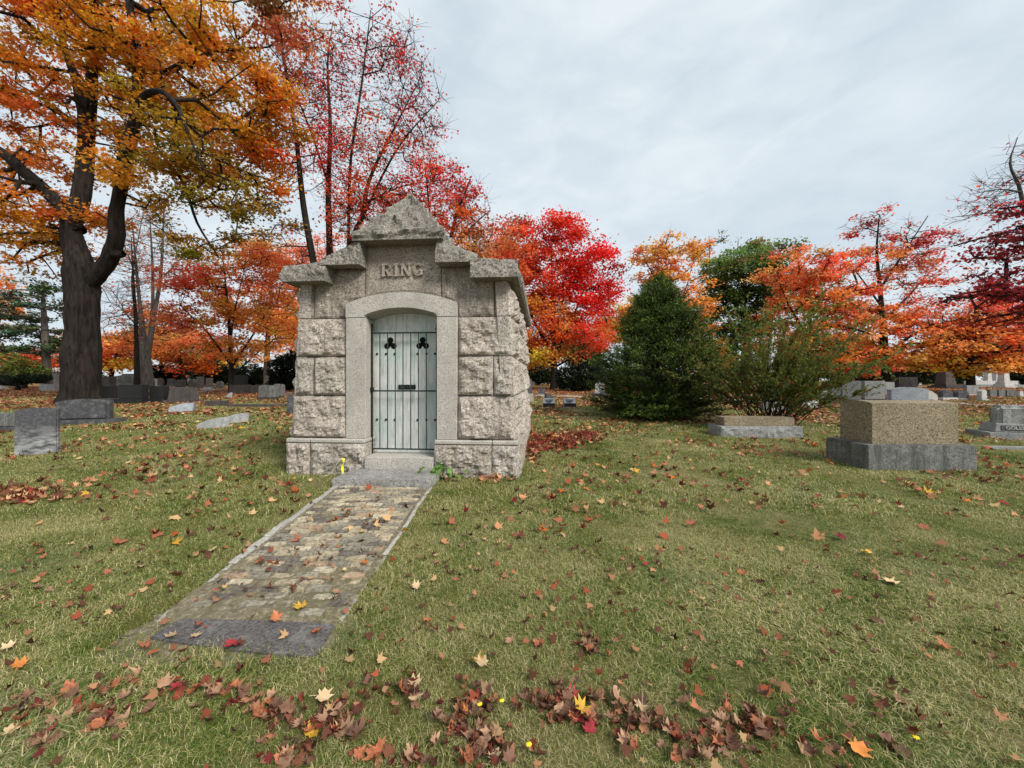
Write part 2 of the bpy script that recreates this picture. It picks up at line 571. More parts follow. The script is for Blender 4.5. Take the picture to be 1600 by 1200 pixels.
# ------------------------------------------------------------------ ground
def graded(a, b, near, n):
    t = np.linspace(-1, 1, n)
    return np.where(t < 0, -np.sinh(-t * 4.2) / np.sinh(4.2) * -a, np.sinh(t * 4.2) / np.sinh(4.2) * b)


gx = np.sort(np.unique(np.round(graded(-420, 420, 0, 141), 4)))
gy = np.sort(np.unique(np.round(np.concatenate([np.linspace(-40, 6, 24), 6 + np.sinh(np.linspace(0, 1, 90) * 4.6) / np.sinh(4.6) * 900]), 4)))
GX, GY = np.meshgrid(gx, gy)
GZ = gz_np(GY)
gv = np.stack([GX, GY, GZ], -1).reshape(-1, 3)
ii = np.arange(len(gy) * len(gx)).reshape(len(gy), len(gx))
gf = np.stack([ii[:-1, :-1], ii[:-1, 1:], ii[1:, 1:], ii[1:, :-1]], -1).reshape(-1, 4)
ground = np_obj('ground', gv, gf, M['lawn'], smooth=True)
ground['kind'] = 'structure'

# narrow cemetery lane crossing behind the plots
lane_pts = [(-75, 43), (-42, 36.5), (-18, 31), (3.5, 26.6), (14, 22.6), (23, 19.6), (40, 15.5), (70, 10)]
lv = []
for k, (x, y) in enumerate(lane_pts):
    a = Vector(lane_pts[max(0, k - 1)])
    b_ = Vector(lane_pts[min(len(lane_pts) - 1, k + 1)])
    t = (b_ - a).normalized()
    n = Vector((-t.y, t.x)) * 0.85
    for s in (-1, 1):
        q = Vector((x, y)) + n * s
        lv.append((q.x, q.y, gz(q.y) + 0.03))
lf = [(2 * k, 2 * k + 2, 2 * k + 3, 2 * k + 1) for k in range(len(lane_pts) - 1)]
lane = np_obj('road', np.array(lv), np.array(lf), M['lane'])
lane['kind'] = 'structure'

# ------------------------------------------------------------------ mausoleum
MC = Vector((-1.765, 6.014, 0.0))
MYAW = R(-4.5)
maus = empty('mausoleum', MC, MYAW)
tag(maus, 'small granite mausoleum of rough blocks with pyramid-topped gable and barred door', 'mausoleum')
MLEN = 5.3
BAT = 0.055                                            # batter of the walls


def arch_z(u, half, spring, rise):
    r = (half * half + rise * rise) / (2 * rise)
    return spring + rise - r + math.sqrt(max(0.0, r * r - u * u))


def extrados(u):
    return arch_z(u, 0.905, 2.725, 0.175) if abs(u) < 0.905 else 2.5


def rock_block(name, a0, a1, zb, zt, mapf, thick=0.26, bulge=0.05, rough=0.03, cell=0.045, mat='rock', gap=0.006, seed=0.0, parent=None, margin=0.0, und=0.0):
    """one rock-faced block: a0..a1 along the wall, zb..zt (numbers or functions of a), out = relief off the wall plane"""
    if mat == 'rock':
        mat = ('rock', 'rock_b', 'rock_c')[int(seed * 7.0) % 3]
    zbf = zb if callable(zb) else (lambda a: zb)
    ztf = zt if callable(zt) else (lambda a: zt)
    a0 += gap
    a1 -= gap
    na = max(4, int((a1 - a0) / cell))
    nz = max(4, int((ztf(0.5 * (a0 + a1)) - zbf(0.5 * (a0 + a1))) / cell))
    bm = bmesh.new()
    rows = []
    for i in range(na + 1):
        a = a0 + (a1 - a0) * i / na
        lo, hi = zbf(a) + gap, ztf(a) - gap
        col = []
        for j in range(nz + 1):
            z = lo + (hi - lo) * j / nz
            ea, eb, et = min(a - a0, a1 - a), z - lo, hi - z
            p = Vector((a * 1.0 + seed * 7.3, z, seed * 3.1))
            jag = 0.05 + 0.045 * fbm(p * 3.1)
            e1 = min(ea / 0.07, et / 0.08, max(0.0, eb) / max(0.02, jag))
            s = max(0.0, min(1.0, e1))
            s = s * s * (3 - 2 * s)
            big = fbm(p * 1.7 + Vector((4, 9, 1)), 3)
            mid = fbm(p * 6.0, 4)
            fin = fbm(p * 17.0, 3)
            out = s * (bulge * (0.75 + 0.9 * big) + rough * (0.95 * mid + 0.4 * fin)) + und * s * max(0.0, 1 - eb / 0.3)
            if margin and et < margin:
                out = 0.0
            if i in (0, na) or j in (0, nz):
                out = -0.010
            aj = a + (0 if i in (0, na) else 0.006 * fin * s)
            col.append(bm.verts.new(mapf(aj, out, z)))
        rows.append(col)
    for i in range(na):
        for j in range(nz):
            bm.faces.new((rows[i][j], rows[i + 1][j], rows[i + 1][j + 1], rows[i][j + 1]))
    rim = [rows[i][0] for i in range(na + 1)] + [rows[na][j] for j in range(1, nz + 1)] + [rows[i][nz] for i in range(na - 1, -1, -1)] + [rows[0][j] for j in range(nz - 1, 0, -1)]
    rim_a = ([(a0 + (a1 - a0) * i / na, 0) for i in range(na + 1)] + [(a1, j / nz) for j in range(1, nz + 1)]
             + [(a0 + (a1 - a0) * i / na, 1) for i in range(na - 1, -1, -1)] + [(a0, j / nz) for j in range(nz - 1, 0, -1)])
    back = []
    for a, t in rim_a:
        lo, hi = zbf(a) + gap, ztf(a) - gap
        back.append(bm.verts.new(mapf(a, -thick, lo + (hi - lo) * t)))
    n = len(rim)
    for i in range(n):
        bm.faces.new((rim[(i + 1) % n], rim[i], back[i], back[(i + 1) % n]))
    bm.faces.new(back)
    bmesh.ops.recalc_face_normals(bm, faces=list(bm.faces))
    return bm_obj(name, bm, M[mat], parent if parent is not None else maus)


def half_w(z):
    return 1.835 - BAT * max(0.0, z - 0.565)


def f_front(a, out, z):
    return (a, 0.085 + 0.03 * max(0.0, z - 0.565) - out, z)


def f_base(a, out, z):
    return (a, 0.0 - out, z)


def f_side(sg, extra=0.0):
    return lambda a, out, z: (sg * (half_w(z) + extra + out), a, z)


def f_back(a, out, z):
    return (a, MLEN + out, z)


k = 0.0
# base course, with a dressed margin along its top
for sg in (-1, 1):
    for (u0, u1) in ((0.555, 1.46), (1.46, 1.866)):
        k += 1
        lo, hi = (u0, u1) if sg > 0 else (-u1, -u0)
        rock_block('base_block', lo, hi, -0.12, 0.50, f_base, 0.45 if u0 < 1 else 0.2, 0.026, 0.06, 0.032, seed=k)
        box = box_obj('base_margin', (lo + 0.004, hi - 0.004, -0.004, 0.34 if u0 > 1 else 0.45, 0.502, 0.567), M['smooth'], maus, 0.014, 1)
# wall courses on the front
courses = [(0.57, 1.253), (1.253, 1.88), (1.88, 2.50)]
for sg in (-1, 1):
    for ci, (z0, z1) in enumerate(courses):
        edge = half_w(0.5 * (z0 + z1))
        spans = [(0.905, edge)] if ci != 1 else [(0.905, 1.47), (1.47, edge)]
        for (u0, u1) in spans:
            k += 1
            lo, hi = (u0, u1) if sg > 0 else (-u1, -u0)
            rock_block('granite_block', lo, hi, z0, z1, f_front, 0.24, 0.048, 0.044, 0.030, seed=k, und=0.024)
    # top course: corner stone, then the stone notched over the arch
    k += 1
    lo, hi = (1.485, half_w(2.8)) if sg > 0 else (-half_w(2.8), -1.485)
    rock_block('granite_block', lo, hi, 2.50, 3.06, f_front, 0.24, 0.022, 0.03, 0.034, 'rock_top', seed=k)
    k += 1
    lo, hi = (0.627, 1.485) if sg > 0 else (-1.485, -0.627)
    rock_block('granite_block', lo, hi, extrados, 3.30, f_front, 0.24, 0.018, 0.026, 0.032, 'rock_top', seed=k)
name_stone = rock_block('name_stone', -0.627, 0.627, extrados, 3.68, f_front, 0.24, 0.008, 0.008, 0.04, 'name', seed=91)


# raised slab-serif letters on the name stone
def letter_mesh(strokes, depth, m, parent, loc, h):
    """strokes: list of polylines ([(x, z) ...], width) in units of the letter height"""
    bm = bmesh.new()
    for q, (pl, w) in enumerate(strokes):
        for (xa, za), (xb, zb_) in zip(pl[:-1], pl[1:]):
            d = Vector((xb - xa, zb_ - za))
            L = d.length
            d.normalize()
            n = Vector((-d.y, d.x)) * w * 0.5
            e = d * w * 0.18
            pts = [(xa - e.x + n.x, za - e.y + n.y), (xa - e.x - n.x, za - e.y - n.y), (xb + e.x - n.x, zb_ + e.y - n.y), (xb + e.x + n.x, zb_ + e.y + n.y)]
            prism(bm, [(loc[0] + x * h, loc[2] + z * h) for x, z in pts], loc[1] - depth - 0.0007 * q, loc[1])
    bmesh.ops.recalc_face_normals(bm, faces=list(bm.faces))
    return bm_obj('letter', bm, m, parent)


def arc(cx, cz, rx, rz, a0, a1, n=10):
    return [(cx + rx * math.cos(R(a0 + (a1 - a0) * i / n)), cz + rz * math.sin(R(a0 + (a1 - a0) * i / n))) for i in range(n + 1)]


T, SF = 0.21, 0.10
LET = {
    'R': [([(0.14, 0), (0.14, 1)], T), ([(0.0, 0.05), (0.30, 0.05)], SF), ([(0.0, 0.95), (0.45, 0.95)], SF), ([(0.16, 0.47), (0.45, 0.47)], SF),
          (arc(0.43, 0.71, 0.24, 0.24, 90, -90), 0.17), ([(0.42, 0.47), (0.66, 0.05)], 0.18), ([(0.56, 0.05), (0.84, 0.05)], SF)],
    'I': [([(0.2, 0), (0.2, 1)], T), ([(0.03, 0.05), (0.37, 0.05)], SF), ([(0.03, 0.95), (0.37, 0.95)], SF)],
    'N': [([(0.12, 0), (0.12, 1)], 0.13), ([(0.12, 0.95), (0.70, 0.06)], T), ([(0.72, 0.0), (0.72, 1)], 0.13), ([(0.0, 0.05), (0.28, 0.05)], SF),
          ([(0.0, 0.95), (0.2, 0.95)], SF), ([(0.56, 0.95), (0.86, 0.95)], SF)],
    'G': [(arc(0.40, 0.5, 0.33, 0.44, 48, 322, 16), 0.17), ([(0.48, 0.42), (0.84, 0.42)], SF), ([(0.70, 0.08), (0.70, 0.42)], 0.17)],
}
zc = 3.165
for ch, x in (('R', -0.335), ('I', -0.135), ('N', -0.02), ('G', 0.185)):
    letter_mesh(LET[ch], 0.045, M['letter'], name_stone, (x, 0.085 + 0.03 * 2.7 - 0.003, zc), 0.195)

# dressed jambs and the arch stone
for sg in (-1, 1):
    lo, hi = (0.578, 0.902) if sg > 0 else (-0.902, -0.578)
    box_obj('jamb_stone', (lo, hi, 0.068, 0.47, 0.570, 2.497), M['smooth'], maus, 0.006, 1)
ap = [(-0.902, 2.503)]
for i in range(25):
    u = -0.902 + 1.804 * i / 24
    ap.append((u, extrados(u) - 0.006))
ap.append((0.902, 2.503))
inner = [(0.578, 2.503)] + [(0.605 * math.cos(t), 0) for t in ()]
for i in range(21):
    u = 0.60 - 1.20 * i / 20
    inner.append((u, arch_z(u, 0.605, 2.535, 0.115)))
inner.append((-0.578, 2.503))
bm = bmesh.new()
fa = [bm.verts.new((x, 0.062, z)) for x, z in ap + inner]
fb = [bm.verts.new((x * (0.965 if i >= len(ap) else 1), 0.47, z - (0.05 if i >= len(ap) and 0 < i - len(ap) < 22 else 0))) for i, (x, z) in enumerate(ap + inner)]
nn = len(fa)
f1 = bm.faces.new(fa)
for i in range(nn):
    bm.faces.new((fa[(i + 1) % nn], fa[i], fb[i], fb[(i + 1) % nn]))
bmesh.ops.triangulate(bm, faces=[f1])
bmesh.ops.recalc_face_normals(bm, faces=list(bm.faces))
bm_obj('arch_stone', bm, M['smooth'], maus)

# door sill, marble door leaves, iron gate
box_obj('sill_step', (-0.548, 0.548, -0.03, 0.47, -0.02, 0.295), M['smooth'], maus, 0.012, 2)
door = empty('door')
door.parent = maus


def door_leaf(x0, x1):
    """one marble leaf: closed slab with arched head"""
    bm = bmesh.new()
    pts = [(x0, 0.30), (x1, 0.30)] + [(x1 + (x0 - x1) * i / 10, min(2.70, arch_z(x1 + (x0 - x1) * i / 10, 0.605, 2.55, 0.10))) for i in range(11)]
    prism(bm, pts, 0.400, 0.46)
    bmesh.ops.recalc_face_normals(bm, faces=list(bm.faces))
    bmesh.ops.bevel(bm, geom=[e for e in bm.edges], offset=0.003, segments=1, affect='EDGES')
    return bm_obj('door_leaf', bm, M['door'], door)


door_leaf(-0.600, -0.026)
door_leaf(-0.022, 0.600)
for z, name in ((0.315, 'door_rail'),):
    box_obj(name, (-0.60, 0.60, 0.385, 0.3985, 0.298, 0.362), M['door'], door, 0.004, 1)
# fillet between planks, black discs painting the dark of trefoil piercings, studs
for cx in (-0.300, 0.250):
    for (dx, dz) in ((0, 0.062), (-0.058, -0.035), (0.058, -0.035), (0.0, 0.0)):
        bm = bmesh.new()
        bmesh.ops.create_cone(bm, cap_ends=True, segments=20, radius1=0.050 if (dx or dz) else 0.042, radius2=0.050 if (dx or dz) else 0.042, depth=0.006,
                              matrix=Matrix.Translation((cx + dx, 0.3990 - 0.0006 * (dx > 0) - 0.0012 * (dz > 0), 2.105 + dz)) @ Matrix.Rotation(R(90), 4, 'X'))
        bm_obj('trefoil_dark_disc', bm, M['hole_dark'], door)
for zz in (1.94, 0.84):
    for x in (-0.53, -0.375, -0.225, 0.165, 0.315, 0.46):
        bm = bmesh.new()
        bmesh.ops.create_uvsphere(bm, u_segments=10, v_segments=6, radius=0.020, matrix=Matrix.Translation((x, 0.397, zz)))
        bm_obj('door_stud', bm, M['dark_iron'], door, True)
plate = box_obj('name_plate', (-0.155, 0.135, 0.372, 0.398, 1.352, 1.425), M['dark_iron'], door, 0.006, 1)
for i in range(5):
    x = -0.125 + 0.052 * i
    box_obj('plate_relief', (x, x + 0.03, 0.366, 0.3715, 1.37, 1.408), M['iron'], door, 0.002, 1)

gate = empty('gate')
gate.parent = maus


def rod(name, x0, z0, x1, z1, y, r, m, parent, n=8):
    d = Vector((x1 - x0, 0, z1 - z0))
    q = d.to_track_quat('Z', 'Y').to_matrix().to_4x4()
    bm = bmesh.new()
    bmesh.ops.create_cone(bm, cap_ends=True, segments=n, radius1=r, radius2=r, depth=d.length, matrix=Matrix.Translation(((x0 + x1) / 2, y, (z0 + z1) / 2)) @ q)
    return bm_obj(name, bm, m, parent, False)


GY0 = 0.27
for z in (2.275, 1.325, 0.375):
    rod('gate_rail', -0.545, z, 0.525, z, GY0, 0.013, M['iron'], gate)
for i in range(7):
    x = -0.425 + 0.1295 * i
    rod('gate_bar', x, 0.37, x, 2.28, GY0 - 0.004, 0.0088, M['iron'], gate)
rod('gate_post', -0.560, 0.30, -0.560, 2.42, GY0, 0.017, M['dark_iron'], gate)
rod('gate_post', 0.530, 0.30, 0.530, 2.42, GY0, 0.019, M['dark_iron'], gate)
box_obj('gate_latch', (-0.605, -0.535, GY0 - 0.035, GY0 + 0.03, 1.305, 1.385), M['dark_iron'], gate, 0.012, 2)
rod('gate_hinge', 0.50, 2.33, 0.575, 2.33, GY0, 0.014, M['dark_iron'], gate)
rod('gate_hinge', 0.50, 0.45, 0.575, 0.45, GY0, 0.014, M['dark_iron'], gate)
for o in (door, gate):
    o.location = (0, 0, 0)


# cap stones: sloping rock-faced copings stepping up to the pyramid
def cap_stone(u_in, u_out, zb, z_in, z_out, y0, y1, sg, seed, name='cap_stone', jag=0.042):
    nu, nvv, nz = 22, 12, 8
    bm = bmesh.new()

    def pt(s, t, r):                                  # s: inner->outer, t: front->back, r: bottom->top
        u = u_in + (u_out - u_in) * s
        top = z_in + (z_out - z_in) * s
        z = zb + (top - zb) * r
        y = y0 + (y1 - y0) * t
        front = 1.0 if t == 0 else 0.0
        p = Vector((u * sg + seed, y, z))
        w = fbm(p * 4.5, 4)
        f2 = fbm(p * 13.0, 3)
        if r > 0.34:
            rr = (r - 0.34) / 0.66
            y += (0.055 * rr + jag * (0.9 * w + 0.6 * f2)) * (1 - t)
            if s > 0.99:
                u -= 0.06 * rr + jag * 0.9 * w
        else:
            y += 0.012 * f2 * (1 - t)
            if s > 0.99:
                u -= 0.10 * (1 - r / 0.34) * 0.4
        if r >= 0.999:
            z += jag * (0.8 * w + 0.5 * f2)
        return (sg * u, y, z)

    faces_def = []
    cache = {}

    def V(s, t, r):
        kx = (round(s, 4), round(t, 4), round(r, 4))
        if kx not in cache:
            cache[kx] = bm.verts.new(pt(*kx))
        return cache[kx]

    def grid(fn, na, nb):
        for i in range(na):
            for j in range(nb):
                try:
                    bm.faces.new((V(*fn(i / na, j / nb)), V(*fn((i + 1) / na, j / nb)), V(*fn((i + 1) / na, (j + 1) / nb)), V(*fn(i / na, (j + 1) / nb))))
                except ValueError:
                    pass
    grid(lambda a, b: (a, 0, b), nu, nz)
    grid(lambda a, b: (a, b, 1), nu, nvv)
    grid(lambda a, b: (a, b, 0), nu, nvv)
    grid(lambda a, b: (0, a, b), nvv, nz)
    grid(lambda a, b: (1, a, b), nvv, nz)
    grid(lambda a, b: (a, 1, b), nu, nz)
    bmesh.ops.recalc_face_normals(bm, faces=list(bm.faces))
    return bm_obj(name, bm, M['rock_cap'], maus)


for sg in (-1, 1):
    cap_stone(0.60, 1.275, 3.30, 3.70, 3.40, -0.10, 0.55, sg, 3.0 + sg)
    cap_stone(1.145, 1.90, 3.05, 3.37, 3.30, -0.12, 0.60, sg, 9.0 + sg)
    for i in range(4):                                # eaves along the side walls
        y0 = 0.61 + i * 1.21
        bm = bmesh.new()
        pts = [(1.55, 3.05), (1.86, 3.05), (1.90, 3.10), (1.90, 3.27), (1.84, 3.31), (1.55, 3.40)]
        prism(bm, [(sg * x, z) for x, z in pts], y0, y0 + 1.2)
        bmesh.ops.recalc_face_normals(bm, faces=list(bm.faces))
        bm_obj('eave_stone', bm, M['rock_cap'], maus)
        bm = bmesh.new()
        pts = [(1.56, 3.28), (1.78, 3.345), (0.004, 3.98), (0.004, 3.80)]
        prism(bm, [(sg * x, z) for x, z in pts], y0, y0 + 1.2)
        bmesh.ops.recalc_face_normals(bm, faces=list(bm.faces))
        bm_obj('roof_slab', bm, M['rock_cap'], maus)


def pyramid():
    """rock-faced pyramid on a rough lip, its foot overhanging the name stone"""
    bm = bmesh.new()
    n = 22
    y0, y1, hw = -0.10, 1.18, 0.715
    cy = 0.5 * (y0 + y1)

    def ring(h, t):
        out = []
        for side in range(4):
            for i in range(n):
                s = -1 + 2 * i / n
                x, y = ((s, -1), (1, s), (-s, 1), (-1, -s))[side]
                out.append((x, y))
        return out
    rows = []
    levels = [0.0, 0.035, 0.07, 0.10, 0.14] + [0.14 + 0.87 * (i / 17) for i in range(1, 17)]
    for li, h in enumerate(levels):
        sc = 1.0 if h <= 0.14 else 1 - (h - 0.14) / 0.895
        row = []
        for (x, y) in ring(h, sc):
            px_, py_ = x * hw * sc, cy + y * (y1 - y0) / 2 * sc
            p = Vector((px_ * 1.0 + 31, py_, h + 2))
            w, f2 = fbm(p * 3.4, 4), fbm(p * 11.0, 3)
            d = 0.0
            zz = 3.665 + h
            if 0.05 < h <= 0.14:
                d = 0.015 + 0.06 * w + 0.05 * f2
            elif h > 0.14:
                d = 0.075 * w + 0.07 * f2 - 0.02
                zz += 0.02 * f2
            if h == 0.14:
                zz += 0.06 * w + 0.03 * f2
            L = max(1e-4, math.hypot(x, y))
            row.append(bm.verts.new((px_ + x / L * d, py_ + y / L * d, zz)))
        rows.append(row)
    m_ = len(rows[0])
    for a, b in zip(rows[:-1], rows[1:]):
        for i in range(m_):
            bm.faces.new((a[i], a[(i + 1) % m_], b[(i + 1) % m_], b[i]))
    tip = bm.verts.new((0.0, cy, 3.665 + 1.035))
    for i in range(m_):
        bm.faces.new((rows[-1][i], rows[-1][(i + 1) % m_], tip))
    bm.faces.new(rows[0][::-1])
    bmesh.ops.recalc_face_normals(bm, faces=list(bm.faces))
    return bm_obj('pyramid_stone', bm, M['rock_cap'], maus)


pyramid()
box_obj('pyramid_seat', (-0.60, 0.60, 0.42, 1.1, 3.2, 3.66), M['mortar'], maus)
# side and back walls
for sg in (-1, 1):
    for (y0, y1) in ((0.24, 1.5), (1.5, 2.9), (2.9, 4.1), (4.1, MLEN)):
        k += 1
        rock_block('base_block', y0 if y0 > 0.3 else 0.012, y1, -0.12, 0.50, f_side(sg, 0.03), 0.2, 0.03, 0.03, 0.07, seed=k)
    box_obj('base_margin', (sg * 1.60, sg * 1.862, 0.45, MLEN, 0.502, 0.567) if sg > 0 else (-1.862, -1.60, 0.45, MLEN, 0.502, 0.567), M['smooth'], maus, 0.012, 1)
    for ci, (z0, z1) in enumerate(courses + [(2.50, 3.05)]):
        cuts = [0.10, 1.35, 2.7, 4.0, MLEN] if ci % 2 == 0 else [0.10, 0.75, 2.0, 3.3, 4.5, MLEN]
        for y0, y1 in zip(cuts[:-1], cuts[1:]):
            k += 1
            rock_block('granite_block', y0, y1, z0, z1, f_side(sg), 0.2, 0.07, 0.09, 0.05, seed=k)
for ci, (z0, z1) in enumerate([(-0.12, 0.567)] + courses + [(2.50, 3.2)]):
    w = half_w(z1)
    for u0, u1 in ((-w, -0.6), (-0.6, 0.6), (0.6, w)):
        k += 1
        rock_block('granite_block', u0, u1, z0, z1, f_back, 0.2, 0.05, 0.04, 0.12, seed=k)
bm = bmesh.new()
prism(bm, [(-1.7, 3.2), (1.7, 3.2), (1.5, 3.35), (0, 3.78), (-1.5, 3.35)], MLEN - 0.3, MLEN)
bmesh.ops.recalc_face_normals(bm, faces=list(bm.faces))
bm_obj('gable_stone', bm, M['rock'], maus)
# dark core added to block light leaks; shows as mortar in the joints
bm = bmesh.new()
add_box(bm, -1.60, 1.60, 0.49, MLEN - 0.08, -0.1, 3.2)
for sg in (-1, 1):
    add_box(bm, min(sg * 0.62, sg * 1.62), max(sg * 0.62, sg * 1.62), 0.20, 0.48, -0.1, 3.24)
add_box(bm, -0.61, 0.61, 0.24, 0.48, 2.96, 3.62)
bm_obj('light_block_core', bm, M['mortar'], maus)

# landing slab in front of the sill
step = empty('stone_step', MC + Matrix.Rotation(MYAW, 3, 'Z') @ Vector((0, -0.37, 0)), MYAW + R(1.5))
tag(step, 'worn grey granite slab lying before the mausoleum door', 'stone step')
bm = bmesh.new()
add_box(bm, -0.705, 0.69, -0.33, 0.325, -0.02, 0.122)
bmesh.ops.bevel(bm, geom=list(bm.edges), offset=0.012, segments=2, affect='EDGES')
bmesh.ops.subdivide_edges(bm, edges=list(bm.edges), cuts=3, use_grid_fill=True)
for v in bm.verts:
    v.co += Vector((fbm(v.co * 6) * 0.008, fbm(v.co * 6 + Vector((5, 5, 5))) * 0.008, fbm(v.co * 5 + Vector((9, 1, 1))) * 0.006))
bm_obj('slab', bm, M['step'], step)

# ------------------------------------------------------------------ brick path
path = empty('path', (0, 0, 0))
path['kind'] = 'structure'


def path_x(y, side):
    t = (y - 2.35) / (5.35 - 2.35)
    l, r = -2.20 + (-2.45 + 2.20) * t, -1.06 + (-1.13 + 1.06) * t
    return l if side < 0 else r


NPX = 44
ys = np.linspace(2.375, 5.40, 150)
pv, pf = [], []
for y in ys:
    for s in range(NPX + 1):
        x = path_x(y, -1) + (path_x(y, 1) - path_x(y, -1)) * s / NPX
        edge = min(s, NPX - s) / NPX
        z = 0.006 + 0.013 * fbm(Vector((x * 3.4, y * 3.4, 0)), 4) + 0.012 * fbm(Vector((x * 15, y * 15, 3)), 3) + 0.010 * max(0, 1 - edge / 0.10)
        z += 0.010 * min(1.0, max(0.0, (3.2 - y) / 0.8)) - 0.004 * max(0.0, min(1.0, (y - 4.9) / 0.4)) - 0.018 * max(0.0, 1 - (y - 2.375) / 0.12)
        pv.append((x, y, max(0.005, z)))
for i in range(len(ys) - 1):
    for s in range(NPX):
        a = i * (NPX + 1) + s
        pf.append((a, a + 1, a + NPX + 2, a + NPX + 1))
np_obj('path_bed', np.array(pv), np.array(pf), M['soil'], path, smooth=True)

brick_meshes = []
for v_ in range(8):
    bm = bmesh.new()
    add_box(bm, -0.5, 0.5, -0.5, 0.5, -0.5, 0.5)
    rs = random.Random(v_)
    for v in bm.verts:
        if v.co.z > 0:
            v.co.x *= 0.88 + 0.09 * rs.random()
            v.co.y *= 0.70 + 0.20 * rs.random()
            v.co.z += rs.uniform(-0.30, 0.10)
        else:
            v.co.x *= 1.02
    bmesh.ops.bevel(bm, geom=[e for e in bm.edges if e.verts[0].co.z + e.verts[1].co.z > 0.5], offset=0.06, segments=1, affect='EDGES')
    me = bpy.data.meshes.new('brick')
    bm.to_mesh(me)
    bm.free()
    me.materials.append(BRICK_M[0])
    brick_meshes.append(me)
rs = random.Random(5)
row, y = 0, 5.33
nbricks = 0
while y > 2.46:
    xl, xr = path_x(y, -1) + 0.06, path_x(y, 1) - 0.04
    ncol = 6
    bw = (xr - xl) / ncol * 0.9999
    off = (row % 2) * 0.5
    for c in range(-1, ncol + 1):
        x0, x1 = xl + (c + off) * bw, xl + (c + 1 + off) * bw
        x0, x1 = max(x0, xl), min(x1, xr)
        if x1 - x0 < 0.05:
            continue
        bury = max(0.0, (3.25 - y) / 0.8)
        hole = fbm(Vector((x0 * 2.1, y * 2.1, 3.0)), 3)
        if rs.random() < 0.04 + 0.42 * bury or hole > 0.55 - 0.5 * bury:
            continue
        o = bpy.data.objects.new('brick', rs.choice(brick_meshes))
        COL.objects.link(o)
        o.parent = path
        sink = 0.006 * rs.random() + 0.011 * min(1.0, bury) + max(0, 0.012 * hole)
        o.location = ((x0 + x1) / 2 + rs.uniform(-0.004, 0.004), y + rs.uniform(-0.004, 0.004), 0.0165 - sink)
        o.scale = ((x1 - x0) - 0.015, 0.079, 0.045)
        o.rotation_euler = (R(rs.uniform(-2.0, 2.0)), R(rs.uniform(-1.2, 1.2)), R(rs.uniform(-1.8, 1.8)))
        o.material_slots[0].link = 'OBJECT'
        dk = fbm(Vector((x0 * 1.3, y * 1.3, 8.0)), 3)
        o.material_slots[0].material = rs.choices(BRICK_M, weights=(3.5, 4.5 + 4 * max(0, dk), 2.0 + 6 * max(0, dk), 0.8, 1.0))[0]
        nbricks += 1
    y -= 0.0925
    row += 1
# granite edging, each length a stone of its own
for side in (-1, 1):
    y = 5.42
    i = 0
    while y > 2.40:
        L = rs.uniform(0.42, 0.75)
        y2 = max(2.36, y - L)
        th = 0.062 if side < 0 else 0.040
        if side < 0 and y2 < 2.9:
            th = 0.035
        x0, x1 = path_x(y, side), path_x(y2, side)
        lean = rs.uniform(-0.012, 0.012)
        bm = bmesh.new()
        zt = (0.042 if side < 0 else 0.030) - (0.024 if y2 < 2.9 else 0.010 if y2 < 3.6 else 0) + rs.uniform(-0.010, 0.006)
        vv_ = [bm.verts.new(p) for p in ((x0 - th / 2, y - 0.006, -0.04), (x0 + th / 2, y - 0.006, -0.04), (x1 + th / 2 + lean, y2 + 0.006, -0.04), (x1 - th / 2 + lean, y2 + 0.006, -0.04),
                                         (x0 - th / 2, y - 0.006, zt), (x0 + th / 2, y - 0.006, zt), (x1 + th / 2 + lean, y2 + 0.006, zt - 0.004), (x1 - th / 2 + lean, y2 + 0.006, zt - 0.004))]
        for f in ((0, 1, 2, 3), (7, 6, 5, 4), (4, 5, 1, 0), (5, 6, 2, 1), (6, 7, 3, 2), (7, 4, 0, 3)):
            bm.faces.new([vv_[q] for q in f])
        bmesh.ops.bevel(bm, geom=list(bm.edges), offset=0.008, segments=1, affect='EDGES')
        bmesh.ops.subdivide_edges(bm, edges=[e for e in bm.edges if e.calc_length() > 0.2], cuts=6, use_grid_fill=True)
        for v in bm.verts:
            v.co += Vector((fbm(v.co * 9), fbm(v.co * 9 + Vector((3, 3, 3))), fbm(v.co * 7 + Vector((8, 1, 2))))) * 0.009
        bmesh.ops.recalc_face_normals(bm, faces=list(bm.faces))
        bm_obj('edging_stone', bm, M['kerb'], path)
        y = y2
        i += 1

# dark paving slab at the near end of the path, its left front corner grown over
bm = bmesh.new()
outl = [(-2.09, 2.22), (-2.075, 2.36), (-2.04, 2.395), (-1.60, 2.375), (-1.085, 2.345), (-1.075, 2.33), (-1.05, 2.075), (-1.07, 2.062), (-1.30, 2.085), (-1.50, 2.11), (-1.75, 2.155), (-1.98, 2.19)]
va = [bm.verts.new((x, y, 0.019)) for x, y in outl]
vb = [bm.verts.new((x, y, -0.05)) for x, y in outl]
bm.faces.new(va[::-1])
for i in range(len(outl)):
    bm.faces.new((va[i], va[(i + 1) % len(outl)], vb[(i + 1) % len(outl)], vb[i]))
bmesh.ops.bevel(bm, geom=[e for e in bm.edges if e.verts[0].co.z > 0 and e.verts[1].co.z > 0], offset=0.006, segments=2, affect='EDGES')
bmesh.ops.recalc_face_normals(bm, faces=list(bm.faces))
tag(bm_obj('paving_slab', bm, M['paver']), 'dark purple-grey stone slab flush with the grass at the near end of the brick path', 'paving slab')

